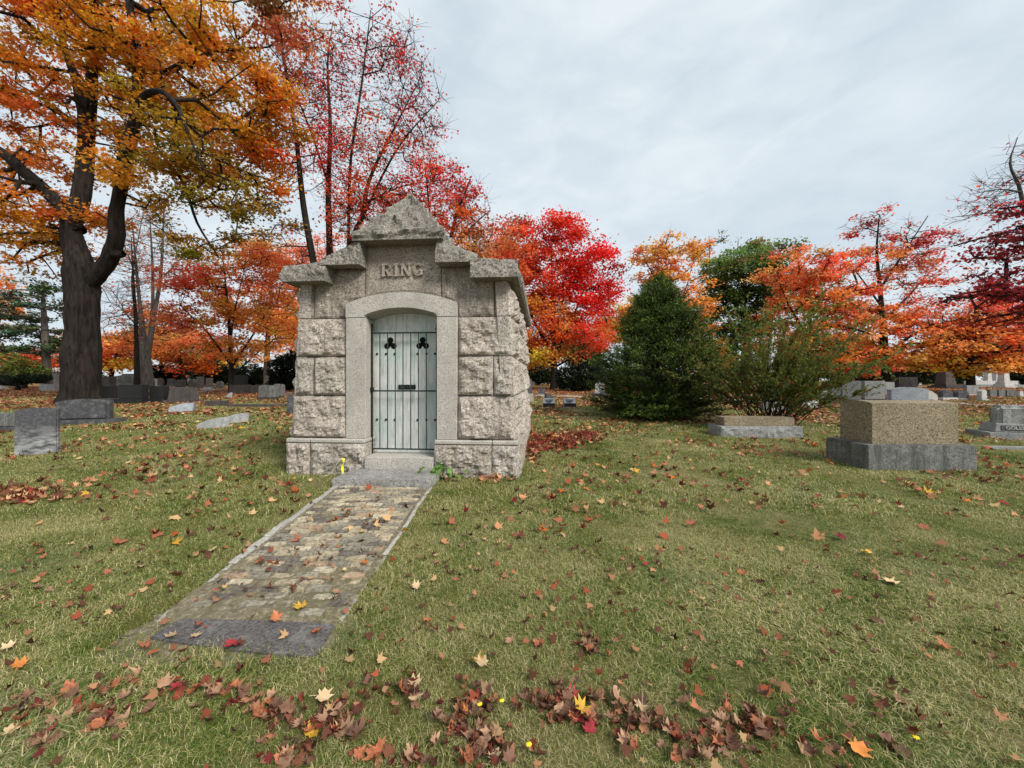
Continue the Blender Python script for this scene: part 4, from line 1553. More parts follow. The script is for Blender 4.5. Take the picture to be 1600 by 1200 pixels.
def make_tree(name, label, limbs, blobs, nclu, nleaf, lsize, D=None, base=None, bark='bark2', shape=KITE, spread=0.7, zf=0.5, bare=0.0, rmin=0.012, twigs=3, twig_len=0.8,
              alpha=0.35, thick=0.0, seed=1, mat='leaf', jitter=0.16, group=None, cat='tree', tilt=0.75, rscale=0.035, sides=6, shell=0.0, ridge=0.10, jit=0.10, droop=0.0, leaf_bare=None):
    """limbs: [[(px, py, depth offset, radius) ...]]; blobs: [(px, py, rx, ry, depth radius, weight, (r,g,b))]"""
    rng = np.random.default_rng(seed)
    D = dist(base[1]) if D is None else D
    k_ = D / FPX
    P0 = Vector(((base[0] - CX) * k_, D, gz(D)))
    e = empty(name, P0)
    tag(e, label, cat, group)
    o = np.array(P0)
    paths = []
    for lb in limbs:
        paths.append(catmull([((a[0] - CX) * k_, D + a[2], CAMH - (a[1] - HY) * k_, a[3]) for a in lb], 0.45))
    paths[0][0, 2] = min(paths[0][0, 2], gz(D) - 0.15)
    tg, bi = in_blobs(blobs, nclu, D, rng, shell)
    PP, PA, RR, cnt, nl = grow(paths, tg, alpha, rng=rng, jit=jit, droop=droop)
    for i in range(nl, len(PP)):
        r = max(rmin, rscale * cnt[i] ** 0.48)
        pr = RR[PA[i]]
        RR[i] = min(r, 0.82 * pr) if PA[i] < nl else min(r, pr)
    RR = np.maximum(RR, rmin * 0.6)
    vv_, ff_ = [], []
    off = 0

    def push(v, f):
        nonlocal off
        vv_.append(v)
        ff_.append(f + off)
        off += len(v)
    for li, p in enumerate(paths):
        if p[:, 3].max() > thick > 0:
            p = p.copy()
            if li:
                p[0, :3] -= (p[1, :3] - p[0, :3]) * 0.6
            push(*thick_tube(p, 40 if li == 0 else 22, ridge, seed + li * 3.7))
        else:
            push(*frusta(p[:-1, :3], p[1:, :3], p[:-1, 3], p[1:, 3], 10))
    ch = np.arange(nl, len(PP))
    if len(ch):
        big = RR[ch] > 0.05
        for sel, sd in ((ch[big], sides + 2), (ch[~big], 4)):
            if len(sel):
                push(*frusta(PP[PA[sel]], PP[sel], np.minimum(RR[PA[sel]], RR[sel] * 1.35), RR[sel], sd))
    # twigs at every cluster
    if twigs:
        c = np.repeat(tg, twigs, 0)
        dr = rng.normal(size=(len(c), 3)) * np.array([1, 1, 0.6]) + np.array([0, 0, 0.25])
        dr /= np.linalg.norm(dr, axis=1)[:, None]
        ends = c + dr * twig_len * rng.uniform(0.5, 1.2, len(c))[:, None]
        push(*frusta(c, ends, np.full(len(c), rmin), np.full(len(c), rmin * 0.5), 3))
    V_ = np.concatenate(vv_) - o
    np_obj('trunk', V_, np.concatenate(ff_), M[bark], e, smooth=True)
    # leaves
    if nleaf:
        leafy = rng.uniform(size=nclu) >= (bare if leaf_bare is None else np.array(leaf_bare)[bi])
        src = np.flatnonzero(leafy)
        per = rng.gamma(2.0, 1.0, len(src))
        pick = rng.choice(src, nleaf, p=per / per.sum())
        offs = rng.normal(0, 1, (nleaf, 3)) * np.array([spread, spread, spread * zf]) * 0.6
        c = tg[pick] + offs
        colB = np.array([b[6] for b in blobs])[bi[pick]]
        cj = rng.normal(1, jitter, (nclu, 3)) * rng.normal(1, jitter * 0.9, (nclu, 1))
        col = colB * cj[pick] * rng.normal(1, jitter, (nleaf, 1)) * rng.normal(1, jitter * 0.4, (nleaf, 3))
        v, f = leaf_geo(c - o, lsize, shape, tilt, rng)
        np_obj('crown', v, f, M[mat], e, cols=np.repeat(np.clip(col, 0.004, 0.95), len(shape), 0))
    FOOT.append((P0.x, P0.y, paths[0][0, 3] * 1.1))
    return e


GOLD, ORG, RORG, OLIVE = S(230, 172, 78), S(242, 156, 78), S(240, 130, 80), S(178, 152, 74)
RED, CRIM, SCAR, WINE = S(234, 72, 52), S(202, 74, 66), S(242, 104, 64), S(148, 50, 54)
YEL, BGRN, DGRN, BRN = S(242, 186, 80), S(124, 140, 76), S(74, 92, 48), S(192, 122, 74)

MU_R, MU_O, MU_G, MU_L = S(224, 130, 52), S(222, 146, 50), S(212, 152, 50), S(158, 130, 46)

# the big old maple
make_tree('maple_tree', 'huge old maple with thick dark forked trunk and gold-orange foliage',
          [[(124, 634, 0, 0.98), (125, 618, 0, 0.80), (127, 590, 0, 0.70), (128, 530, 0, 0.66), (128, 470, 0, 0.64), (126, 425, 0, 0.62), (118, 390, 0, 0.50), (112, 350, 0, 0.42), (121, 300, 0.2, 0.37), (125, 215, 0.3, 0.30),
            (136, 140, 0.2, 0.26), (146, 60, 0, 0.20), (152, -70, 0, 0.10)],
           [(138, 440, 0.1, 0.40), (166, 418, -0.1, 0.38), (190, 382, -0.3, 0.33), (198, 335, -0.5, 0.29), (218, 245, -0.6, 0.25), (238, 180, -0.8, 0.21), (241, 100, -1, 0.20), (236, 20, -1.2, 0.15), (242, -90, -1.3, 0.08)],
           [(116, 352, 0, 0.34), (88, 308, -0.3, 0.28), (68, 284, -0.7, 0.24), (28, 246, -1.2, 0.19), (-40, 226, -2, 0.14), (-130, 180, -3, 0.06)],
           [(123, 260, 0.3, 0.24), (98, 130, 0.8, 0.20), (62, 52, 1.2, 0.16), (15, -60, 1.6, 0.08)],
           [(118, 335, 0, 0.17), (102, 262, 1.2, 0.15), (78, 182, 1.8, 0.12), (0, 118, 2.6, 0.09), (-90, 60, 3, 0.04)],
           [(205, 270, -0.6, 0.18), (262, 196, -1.6, 0.15), (312, 195, -2.4, 0.12), (352, 226, -3, 0.09), (376, 266, -3.4, 0.06), (402, 322, -3.6, 0.035)],
           [(240, 130, -1, 0.13), (276, 128, -0.6, 0.10), (330, 82, 0, 0.07), (410, 58, 0.6, 0.04)],
           [(214, 240, -0.6, 0.12), (262, 262, 0.6, 0.09), (284, 336, 1, 0.06), (314, 390, 1.2, 0.035)],
           [(190, 400, -0.3, 0.22), (200, 402, -0.4, 0.17), (207, 400, -0.45, 0.12)]],
          [(60, 20, 110, 80, 4, 1.1, MU_R), (200, 40, 110, 90, 4, 1.1, MU_O), (320, 70, 90, 90, 4, 1.1, MU_G), (280, 170, 100, 60, 4, 1.2, MU_G), (380, 190, 70, 70, 3.5, 1.2, MU_G), (330, 270, 85, 60, 4, 1.3, MU_L),
           (405, 330, 50, 45, 3, 1.3, MU_L), (260, 300, 70, 50, 4, 0.8, MU_G), (400, 240, 55, 60, 3, 1.1, MU_O), (15, 140, 80, 50, 4, 0.9, MU_O), (30, 310, 80, 60, 3, 1.8, MU_O), (60, 245, 60, 30, 3, 0.8, MU_R), (-90, 200, 100, 140, 5, 0.6, MU_O),
           (-100, 20, 120, 120, 5, 0.5, MU_O), (25, 385, 70, 38, 4, 1.4, MU_G), (135, 335, 60, 14, 2, 1.0, MU_O), (120, -110, 210, 90, 6, 0.5, MU_O), (330, -60, 140, 70, 5, 0.5, MU_G), (440, 60, 40, 60, 3, 0.8, BRN),
           (190, 140, 80, 70, 3, 0.8, MU_G), (330, 380, 60, 30, 3, 0.7, MU_L), (440, 165, 40, 50, 3, 1.0, MU_O), (150, 200, 50, 40, 3, 0.5, MU_R), (230, 250, 60, 50, 3, 0.9, MU_L), (450, 10, 50, 40, 3, .8, BRN)],
          940, 84000, 0.150, base=(124, 630), bark='bark', shape=MAPLE, spread=0.68, zf=0.40, thick=0.11, seed=4, twigs=3, twig_len=0.9, rscale=0.030, bare=0.16, tilt=0.8, ridge=0.22)

# tall sparse red maples behind the mausoleum
make_tree('maple_tree', 'tall sparse crimson maple with several bare stems rising behind the mausoleum',
          [[(516, 625, 0, 0.311), (514, 520, 0, 0.266), (515, 400, 0, 0.200), (513, 300, 0, 0.163), (516, 200, 0, 0.111), (512, 100, 0, 0.059), (520, 35, 0, 0.022)],
           [(514, 560, 0, 0.237), (498, 430, -0.4, 0.200), (485, 330, -0.8, 0.170), (479, 230, -1.2, 0.118), (466, 120, -1.6, 0.067), (450, 20, -2, 0.022)],
           [(516, 560, 0, 0.237), (537, 400, 0.4, 0.200), (560, 330, 0.6, 0.141), (570, 270, 0.8, 0.111), (602, 190, 1.2, 0.074), (645, 95, 1.6, 0.022)],
           [(540, 392, 0.4, 0.089), (585, 300, 0, 0.074), (632, 232, -0.6, 0.052), (690, 175, -1, 0.022)],
           [(514, 290, 0, 0.074), (474, 190, 0.8, 0.059), (430, 90, 1.4, 0.030), (405, 30, 1.8, 0.015)],
           [(540, 395, 0.4, 0.104), (552, 260, -0.4, 0.081), (575, 150, -1, 0.059), (592, 50, -1.4, 0.022)],
           [(565, 310, 0.6, 0.059), (620, 270, 1.6, 0.044), (690, 250, 2.4, 0.022)]],
          [(455, 120, 55, 90, 3, 0.9, CRIM), (530, 100, 60, 70, 3, 0.9, CRIM), (620, 100, 50, 60, 3, 1.0, CRIM), (655, 170, 45, 60, 3, 0.9, CRIM), (600, 230, 80, 60, 3, 1, SCAR), (520, 250, 60, 80, 3, 1, RED),
           (570, 330, 80, 50, 3, 1.3, SCAR), (440, 240, 40, 80, 3, 0.7, RED), (640, 300, 60, 40, 3, 1.0, RED), (450, 380, 40, 30, 3, 0.8, RORG), (590, 380, 70, 30, 3, 1, RORG)],
          760, 14000, 0.150, D=24, base=(516, 620), shape=KITE, spread=0.6, zf=0.6, seed=9, rmin=0.011, twigs=5, twig_len=1.0, rscale=0.014, alpha=0.5, jit=0.07,
          leaf_bare=[0.45, 0.45, 0.5, 0.55, 0.4, 0.35, 0.2, 0.4, 0.35, 0.1, 0.1])
make_tree('maple_tree', 'smaller sparse red maple leaning out beyond the mausoleum pyramid',
          [[(690, 620, 0, 0.30), (692, 480, 0, 0.25), (700, 400, 0, 0.18), (712, 340, 0, 0.12), (735, 280, 0, 0.05)],
           [(695, 430, 0, 0.13), (676, 350, -0.5, 0.09), (668, 270, -0.8, 0.04)], [(700, 400, 0, 0.1), (735, 350, 0.6, 0.07), (765, 320, 1, 0.03)]],
          [(690, 280, 40, 38, 3, 1, RED), (725, 310, 38, 42, 3, 1, CRIM), (690, 345, 60, 40, 3, 1.3, SCAR), (740, 370, 40, 40, 3, 1.2, BRN), (650, 340, 40, 40, 3, 1, RED), (720, 410, 60, 40, 3, 1, ORG)],
          250, 6500, 0.20, D=30, base=(690, 615), spread=0.7, seed=12, rmin=0.011, twigs=5, twig_len=1.1, rscale=0.016, alpha=0.5, bare=0.25)
# red and gold maple on the left middle ground
make_tree('maple_tree', 'red and gold maple with slim dark trunk standing left behind the mausoleum',
          [[(361, 616, 0, 0.22), (361, 580, 0, 0.18), (360, 540, 0, 0.15), (357, 490, 0, 0.11), (352, 440, 0, 0.06), (348, 400, 0, 0.03)],
           [(361, 575, 0, 0.10), (385, 530, 0.4, 0.07), (410, 480, 0.8, 0.04)], [(360, 570, 0, 0.09), (330, 520, -0.4, 0.06), (295, 480, -0.8, 0.03)],
           [(360, 540, 0, 0.08), (375, 490, -0.6, 0.05), (395, 430, -1, 0.03)], [(361, 590, 0, 0.08), (400, 560, -0.5, 0.05), (440, 530, -0.8, 0.03)]],
          [(360, 415, 60, 35, 3, 1, S(248, 164, 80)), (300, 450, 45, 40, 3, 1.1, S(252, 140, 92)), (420, 440, 50, 50, 3, 1, S(246, 140, 80)), (350, 490, 70, 35, 3, 1, S(248, 164, 80)), (285, 500, 38, 25, 3, 1, S(252, 140, 92)), (430, 500, 50, 35, 3, 1, S(248, 164, 80)),
           (370, 545, 80, 25, 3, 0.9, S(248, 164, 80)), (320, 430, 40, 30, 3, 0.8, S(248, 116, 84)), (400, 400, 40, 25, 3, 0.8, S(246, 140, 80))],
          400, 16500, 0.20, base=(361, 615), spread=0.6, seed=15, rscale=0.014, twigs=3)
make_tree('maple_tree', 'orange maple with pale trunk right behind the red and gold maple',
          [[(417, 606, 0, 0.40), (417, 560, 0, 0.34), (420, 500, 0, 0.22), (425, 440, 0, 0.1)], [(418, 530, 0, 0.16), (450, 470, 0.5, 0.08), (480, 420, 1, 0.04)], [(418, 520, 0, 0.14), (395, 470, 0, 0.07), (380, 420, 0, 0.04)]],
          [(430, 400, 55, 40, 4, 1, ORG), (470, 440, 45, 50, 4, 1, RORG), (440, 520, 55, 40, 4, 1.1, ORG), (400, 470, 50, 50, 4, 0.8, ORG), (465, 540, 35, 25, 4, 1, ORG), (500, 400, 50, 40, 4, 0.8, RORG), (390, 560, 40, 15, 4, .8, YEL)],
          260, 15000, 0.27, base=(417, 604), spread=0.9, seed=17, bark='bark_grey')
# red maple right of the mausoleum
make_tree('maple_tree', 'dense scarlet maple with gold inner leaves right behind the mausoleum',
          [[(865, 610, 0, 0.42), (866, 585, 0, 0.34), (865, 545, 0, 0.30), (864, 500, 0, 0.20), (862, 440, 0, 0.12), (862, 370, 0, 0.04)],
           [(866, 560, 0, 0.18), (890, 510, 0.6, 0.13), (915, 450, 1, 0.06)], [(865, 555, 0, 0.17), (835, 505, -0.5, 0.12), (805, 440, -1, 0.05)],
           [(865, 575, 0, 0.12), (905, 550, -0.8, 0.08), (945, 510, -1.2, 0.04)], [(865, 570, 0, 0.12), (820, 545, 0.6, 0.08), (785, 520, 1, 0.04)]],
          [(862, 375, 55, 36, 4, 1, RED), (910, 420, 48, 55, 4, 1.2, S(234, 58, 52)), (805, 405, 45, 45, 4, 1, RORG), (855, 440, 70, 45, 4, 1, RED), (930, 480, 36, 40, 4, 1.1, S(234, 60, 52)), (830, 500, 75, 45, 4, 1, ORG),
           (890, 525, 65, 38, 4, 1.1, SCAR), (780, 470, 40, 40, 4, 0.9, ORG), (850, 560, 70, 18, 4, 0.9, GOLD), (815, 550, 50, 25, 4, 0.9, YEL), (950, 450, 22, 25, 3, 0.6, RED), (880, 350, 30, 15, 3, .6, RED), (840, 460, 50, 30, 4, .6, SCAR)],
          560, 46000, 0.24, base=(865, 609), spread=0.9, seed=21, rscale=0.017)
make_tree('maple_tree', 'mottled orange-brown maple crown between the sparse red maple and the scarlet one',
          [[(770, 606, 0, 0.3), (772, 500, 0, 0.22), (775, 400, 0, 0.08)]],
          [(790, 365, 35, 28, 4, 1, S(206, 96, 76)), (765, 390, 45, 35, 4, 1, BRN), (800, 395, 45, 40, 4, 1.2, RORG), (760, 440, 60, 50, 4, 1, ORG), (735, 400, 40, 40, 4, 1, RORG), (815, 350, 14, 16, 3, .5, S(120, 96, 60))],
          180, 9000, 0.28, D=44, base=(770, 604), spread=1.0, seed=23)
make_tree('maple_tree', 'orange maple with airy top rising behind the dark yew',
          [[(1050, 606, 0, 0.35), (1048, 520, 0, 0.25), (1042, 440, 0, 0.12), (1040, 380, 0, 0.04)], [(1048, 500, 0, .12), (1075, 450, 0.6, .06), (1090, 400, .8, .03)], [(1045, 470, 0, .1), (1015, 420, 0, .05), (1000, 385, 0, .03)]],
          [(1035, 395, 45, 25, 4, 0.9, S(236, 158, 84)), (1030, 430, 50, 30, 4, 1, S(238, 160, 82)), (1070, 470, 48, 45, 4, 1.2, S(236, 154, 76)), (1095, 535, 30, 30, 4, 1, GOLD), (1010, 400, 20, 18, 3, .6, ORG), (1085, 400, 25, 25, 3, .8, ORG), (1115, 560, 25, 20, 3, .8, YEL)],
          260, 12000, 0.25, D=40, base=(1050, 605), spread=0.65, seed=27)
make_tree('oak_tree', 'big green broadleaf tree standing between the orange maples',
          [[(1165, 606, 0, 0.5), (1164, 520, 0, 0.4), (1160, 450, 0, 0.22), (1165, 390, 0, 0.08)], [(1164, 500, 0, .2), (1200, 440, .6, .1), (1225, 390, 1, .04)], [(1163, 500, 0, .18), (1130, 450, -.6, .1), (1115, 410, -1, .04)]],
          [(1130, 415, 38, 36, 4, 1, BGRN), (1185, 405, 45, 34, 4, 1, BGRN), (1160, 455, 60, 45, 4, 1, S(84, 100, 50)), (1222, 392, 26, 22, 4, 1, BGRN), (1135, 520, 48, 50, 4, 1, DGRN), (1195, 490, 45, 50, 4, 1, DGRN), (1210, 440, 36, 40, 4, 1, S(90, 106, 52))],
          340, 30000, 0.29, D=46, base=(1165, 604), spread=0.85, seed=29, bark='bark2')
make_tree('spruce_tree', 'thin ragged spruce top poking above the green broadleaf tree',
          [[(1112, 606, 0, 0.3), (1110, 480, 0, 0.18), (1108, 370, 0, 0.03)]],
          [(1108, 385, 12, 14, 2, 1, DGRN), (1108, 410, 18, 12, 2, 1, DGRN), (1110, 440, 25, 20, 3, 1, DGRN), (1126, 372, 6, 10, 1, .6, DGRN)], 60, 1500, 0.22, D=56, base=(1112, 601), spread=0.7, seed=31, mat='needle')
make_tree('maple_tree', 'bright orange maple directly behind the twiggy shrub',
          [[(1264, 612, 0, 0.32), (1264, 560, 0, 0.26), (1265, 500, 0, 0.16), (1270, 430, 0, 0.06)], [(1264, 530, 0, .14), (1235, 470, .4, .07), (1222, 420, .6, .03)], [(1264, 540, 0, .14), (1300, 480, 0, .07), (1315, 430, 0, .03)]],
          [(1272, 425, 45, 32, 4, 1, SCAR), (1228, 425, 26, 34, 4, 1, S(244, 148, 88)), (1255, 480, 55, 40, 4, 1, S(246, 152, 80)), (1310, 480, 38, 45, 4, 1, RORG), (1240, 535, 48, 36, 4, 1, ORG), (1300, 540, 45, 35, 4, 1, ORG), (1270, 450, 50, 30, 4, .8, S(244, 136, 90))],
          330, 16000, 0.22, D=32, base=(1264, 611), spread=0.6, seed=33)
make_tree('maple_tree', 'low scarlet maple bough cluster above the twin pale slabs',
          [[(1340, 606, 0, 0.3), (1338, 560, 0, 0.2), (1335, 530, 0, 0.1)], [(1338, 580, 0, .12), (1310, 568, 0, .08), (1290, 575, 0, .04)]],
          [(1345, 555, 45, 24, 4, 1.2, S(246, 108, 72)), (1320, 570, 35, 14, 3, 1, S(244, 118, 76)), (1370, 575, 35, 12, 3, .8, RORG)], 110, 7000, 0.25, D=42, base=(1335, 604), spread=0.8, seed=35)
make_tree('maple_tree', 'maple with dark leaning trunk, sparse crimson top and orange skirts past the tan block',
          [[(1387, 615, 0, 0.42), (1385, 585, 0, 0.34), (1382, 550, 0, 0.30), (1379, 500, 0, 0.22), (1374, 440, 0, 0.14), (1370, 390, 0, 0.09), (1374, 335, 0, 0.03)],
           [(1380, 500, 0, .14), (1420, 470, .5, .1), (1468, 425, 1, .04), (1500, 395, 1.2, .02)], [(1384, 560, 0, .15), (1415, 525, -.5, .11), (1465, 505, -1, .06), (1530, 500, -1.4, .03)],
           [(1376, 450, 0, .1), (1400, 400, -.6, .06), (1430, 345, -1, .03)], [(1378, 480, 0, .09), (1350, 430, .4, .05), (1325, 395, .6, .02)]],
          [(1370, 350, 45, 26, 3, 1, S(204, 96, 76)), (1430, 385, 60, 30, 3, 1, S(200, 84, 76)), (1370, 410, 50, 34, 3, 1, RORG), (1440, 435, 60, 34, 3, 1, S(226, 116, 78)), (1355, 500, 42, 36, 3, 1.2, ORG),
           (1440, 500, 60, 34, 3, 1.1, RORG), (1390, 545, 50, 20, 3, .9, GOLD), (1500, 440, 25, 25, 3, .6, S(212, 100, 74))],
          380, 11500, 0.20, base=(1387, 613), spread=0.55, seed=37, twigs=4, rscale=0.014, alpha=0.45, leaf_bare=[0.68, 0.62, 0.45, 0.4, 0.1, 0.1, 0.1, 0.6])
make_tree('maple_tree', 'wide low orange maple with drooping boughs at the right of the tan block',
          [[(1517, 612, 0, 0.28), (1517, 575, 0, 0.22), (1520, 530, 0, 0.16), (1525, 480, 0, 0.08)], [(1517, 560, 0, .12), (1470, 530, -.5, .08), (1430, 520, -1, .04)], [(1519, 545, 0, .12), (1570, 510, .4, .08), (1620, 490, .8, .04)],
           [(1517, 560, 0, .1), (1560, 550, -.8, .07), (1620, 545, -1.2, .03)]],
          [(1500, 520, 80, 36, 4, 1, S(240, 142, 78)), (1565, 500, 60, 40, 4, 1, S(238, 122, 84)), (1440, 552, 55, 22, 4, 1, ORG), (1540, 560, 80, 20, 4, 1.1, ORG), (1620, 535, 60, 40, 4, 1, RORG), (1500, 570, 55, 16, 3.5, 1, GOLD), (1550, 470, 50, 25, 4, .8, SCAR), (1660, 560, 60, 30, 4, .8, ORG)],
          420, 22000, 0.22, D=30, base=(1517, 612), spread=0.62, seed=39)
make_tree('maple_tree', 'dark wine-red maple reaching in from beyond the right frame edge',
          [[(1790, 660, 0, 0.4), (1785, 560, 0, 0.34), (1775, 450, 0, 0.25), (1760, 340, 0, 0.14), (1750, 230, 0, 0.05)], [(1778, 460, 0, .16), (1690, 400, -.4, .12), (1610, 368, -.8, .08), (1530, 372, -1.2, .03)],
           [(1780, 500, 0, .15), (1700, 455, .4, .11), (1610, 448, .8, .07), (1520, 462, 1.2, .03)], [(1782, 540, 0, .13), (1690, 510, -.5, .09), (1610, 490, -1, .04)]],
          [(1560, 372, 42, 14, 2, 1.5, WINE), (1600, 392, 36, 10, 2, 1.2, WINE), (1570, 455, 55, 15, 2, 1.5, S(164, 54, 56)), (1660, 400, 50, 50, 3, .5, WINE), (1610, 490, 45, 22, 2, 1.2, S(170, 58, 54)), (1720, 440, 80, 80, 4, .4, WINE), (1720, 300, 80, 80, 4, .5, WINE), (1560, 425, 22, 12, 2, .5, WINE)],
          260, 6500, 0.165, D=16, base=(1790, 646), spread=0.5, seed=41, zf=0.35)
make_tree('bare_tree', 'leafless grey branches arching in above the wine-red maple',
          [[(1700, 625, 0, 0.35), (1690, 500, 0, 0.28), (1650, 400, 0, 0.18), (1605, 335, 0, 0.11), (1592, 290, 0, 0.08), (1578, 255, 0, 0.05), (1590, 215, 0, 0.02)],
           [(1606, 336, 0, .06), (1560, 330, .2, .04), (1500, 335, .4, .015)], [(1596, 300, 0, .05), (1550, 300, -.3, .03), (1495, 312, -.6, .012)], [(1650, 400, 0, .12), (1660, 300, 0, .08), (1640, 200, 0, .03)]],
          [(1545, 310, 45, 30, 2, 1, CRIM), (1590, 270, 30, 35, 2, 1, CRIM), (1640, 250, 50, 60, 2, 1, CRIM), (1555, 330, 40, 12, 2, 1, CRIM)], 170, 300, 0.16, D=22, base=(1700, 630), bark='bark_grey', spread=0.4, seed=43, twigs=4, twig_len=0.8, rscale=0.009, rmin=0.010, alpha=0.4)
# left: pine, bare trees, low orange trees
make_tree('pine_tree', 'tall grey-green pine with layered dead limbs at the far left',
          [[(74, 606, 0, 0.42), (72, 560, 0, 0.34), (69, 500, 0, 0.25), (66, 440, 0, 0.1)]],
          [(25, 462, 55, 12, 4, 1, S(84, 96, 72)), (60, 480, 45, 9, 4, 1, S(78, 90, 66)), (20, 495, 50, 9, 4, 1, S(84, 94, 70)), (50, 520, 55, 10, 4, 1, S(76, 88, 62)), (15, 545, 50, 9, 4, 1, S(80, 90, 64)), (66, 450, 26, 10, 3, .8, S(78, 92, 64)),
           (-40, 500, 60, 50, 5, .8, S(76, 88, 62)), (80, 545, 30, 14, 3, .8, S(60, 80, 44))],
          260, 12000, 0.28, D=42, base=(74, 605), bark='bark_grey', spread=0.75, zf=0.3, seed=45, mat='needle', rscale=0.013, twigs=3)
make_tree('bare_tree', 'old leafless grey tree with several upright stems left of the red and gold maple',
          [[(228, 606, 0, 0.75), (228, 585, 0, 0.56), (227, 560, 0, 0.44), (221, 500, 0, 0.20), (214, 430, 0, 0.12), (206, 340, 0, 0.04)],
           [(228, 565, 0, .30), (233, 500, .3, .17), (231, 420, .5, .11), (222, 330, .8, .04)], [(229, 565, 0, .30), (244, 500, -.3, .20), (256, 440, -.4, .14), (263, 380, -.6, .09), (268, 310, -.8, .03)],
           [(212, 430, 0, .08), (190, 390, 0.5, .05), (170, 350, .8, .02)], [(258, 430, 0, .08), (285, 400, 0, .05), (300, 370, 0, .02)], [(224, 520, 0, .1), (190, 490, .5, .06), (165, 470, 1, .02)], [(228, 540, 0, .14), (222, 450, -1, .08), (240, 350, -1.2, .03)]],
          [(205, 400, 50, 70, 3, 1, RORG), (245, 390, 50, 70, 3, 1, RORG), (190, 470, 40, 50, 3, 1, RORG), (275, 420, 25, 50, 3, .6, RORG)],
          260, 900, 0.2, D=38, base=(228, 604), bark='bark_grey', spread=1.0, seed=47, twigs=4, twig_len=1.4, rscale=0.02, rmin=0.014, alpha=0.6)
make_tree('bare_tree', 'thin dark leafless sapling right in front of the old grey tree',
          [[(214, 614, 0, 0.26), (214, 570, 0, 0.2), (212, 500, 0, 0.14), (208, 430, 0, 0.08), (205, 370, 0, 0.03)]],
          [(205, 430, 35, 50, 2, 1, RORG), (215, 500, 30, 40, 2, 1, RORG)], 90, 200, 0.16, base=(214, 612), seed=49, twigs=3, twig_len=0.9, rscale=0.012, rmin=0.010, spread=.5)
make_tree('maple_tree', 'low orange-yellow maple glowing between the big trunk and the old grey tree',
          [[(172, 602, 0, 0.3), (176, 575, 0, 0.22), (184, 545, 0, 0.1)]],
          [(180, 545, 34, 26, 4, 1, ORG), (195, 570, 24, 14, 3, 1, YEL), (165, 560, 18, 22, 3, 1, RORG), (200, 520, 22, 18, 3, .5, BRN)], 110, 7000, 0.3, D=50, base=(172, 601), spread=1.0, seed=51)
make_tree('maple_tree', 'orange maple with dark leaning trunk behind the sarcophagus',
          [[(290, 603, 0, 0.3), (284, 575, 0, 0.26), (278, 548, 0, 0.2), (272, 520, 0, 0.1)]],
          [(280, 545, 40, 26, 4, 1, ORG), (320, 540, 36, 25, 4, 1, RORG), (250, 550, 30, 20, 4, 1, BRN), (300, 570, 30, 12, 4, 1, S(224, 128, 60))], 130, 8000, 0.3, D=50, base=(288, 601), spread=1.0, seed=53)
# far row that closes the view
far = [(-60, 470, 90, ORG, 'orange'), (30, 560, 50, RORG, 'rust'), (120, 550, 45, BRN, 'brown'), (250, 520, 60, BRN, 'russet'), (330, 560, 45, DGRN, 'dark green'), (470, 500, 60, ORG, 'amber'), (560, 520, 60, GOLD, 'golden'), (640, 500, 60, BGRN, 'green'),
       (720, 480, 70, S(150, 96, 50), 'bronze'), (820, 560, 40, YEL, 'yellow'), (905, 545, 45, DGRN, 'deep green'), (975, 500, 50, GOLD, 'gold'), (1120, 560, 50, BGRN, 'grey-green'), (1215, 560, 50, DGRN, 'blackish green'), (1320, 550, 45, BRN, 'brown-red'),
       (1430, 575, 40, DGRN, 'shadowy green'), (1500, 555, 50, BGRN, 'mid green'), (1590, 555, 50, DGRN, 'dark'), (1660, 520, 70, ORG, 'orange-red'), (1750, 500, 80, BGRN, 'olive'),
       (-150, 540, 70, RORG, 'coppery'), (-250, 500, 90, BGRN, 'faded green'), (-360, 520, 90, GOLD, 'mustard'), (-480, 510, 100, ORG, 'tawny'), (1860, 520, 90, RORG, 'copper-red'), (1980, 500, 90, DGRN, 'spruce green'), (2110, 510, 100, ORG, 'burnt orange')]
for i, (px, py, r, c, nm) in enumerate(far):
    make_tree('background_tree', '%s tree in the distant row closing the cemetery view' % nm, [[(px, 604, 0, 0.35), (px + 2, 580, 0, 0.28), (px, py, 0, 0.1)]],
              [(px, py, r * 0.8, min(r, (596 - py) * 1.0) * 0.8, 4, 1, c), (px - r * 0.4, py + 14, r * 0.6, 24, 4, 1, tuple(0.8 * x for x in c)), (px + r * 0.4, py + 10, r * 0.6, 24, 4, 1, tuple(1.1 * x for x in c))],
              120, 9000, 0.42, D=66 + (i * 7) % 17, base=(px, 599), spread=1.3, seed=60 + i, group='distant trees', twigs=1)


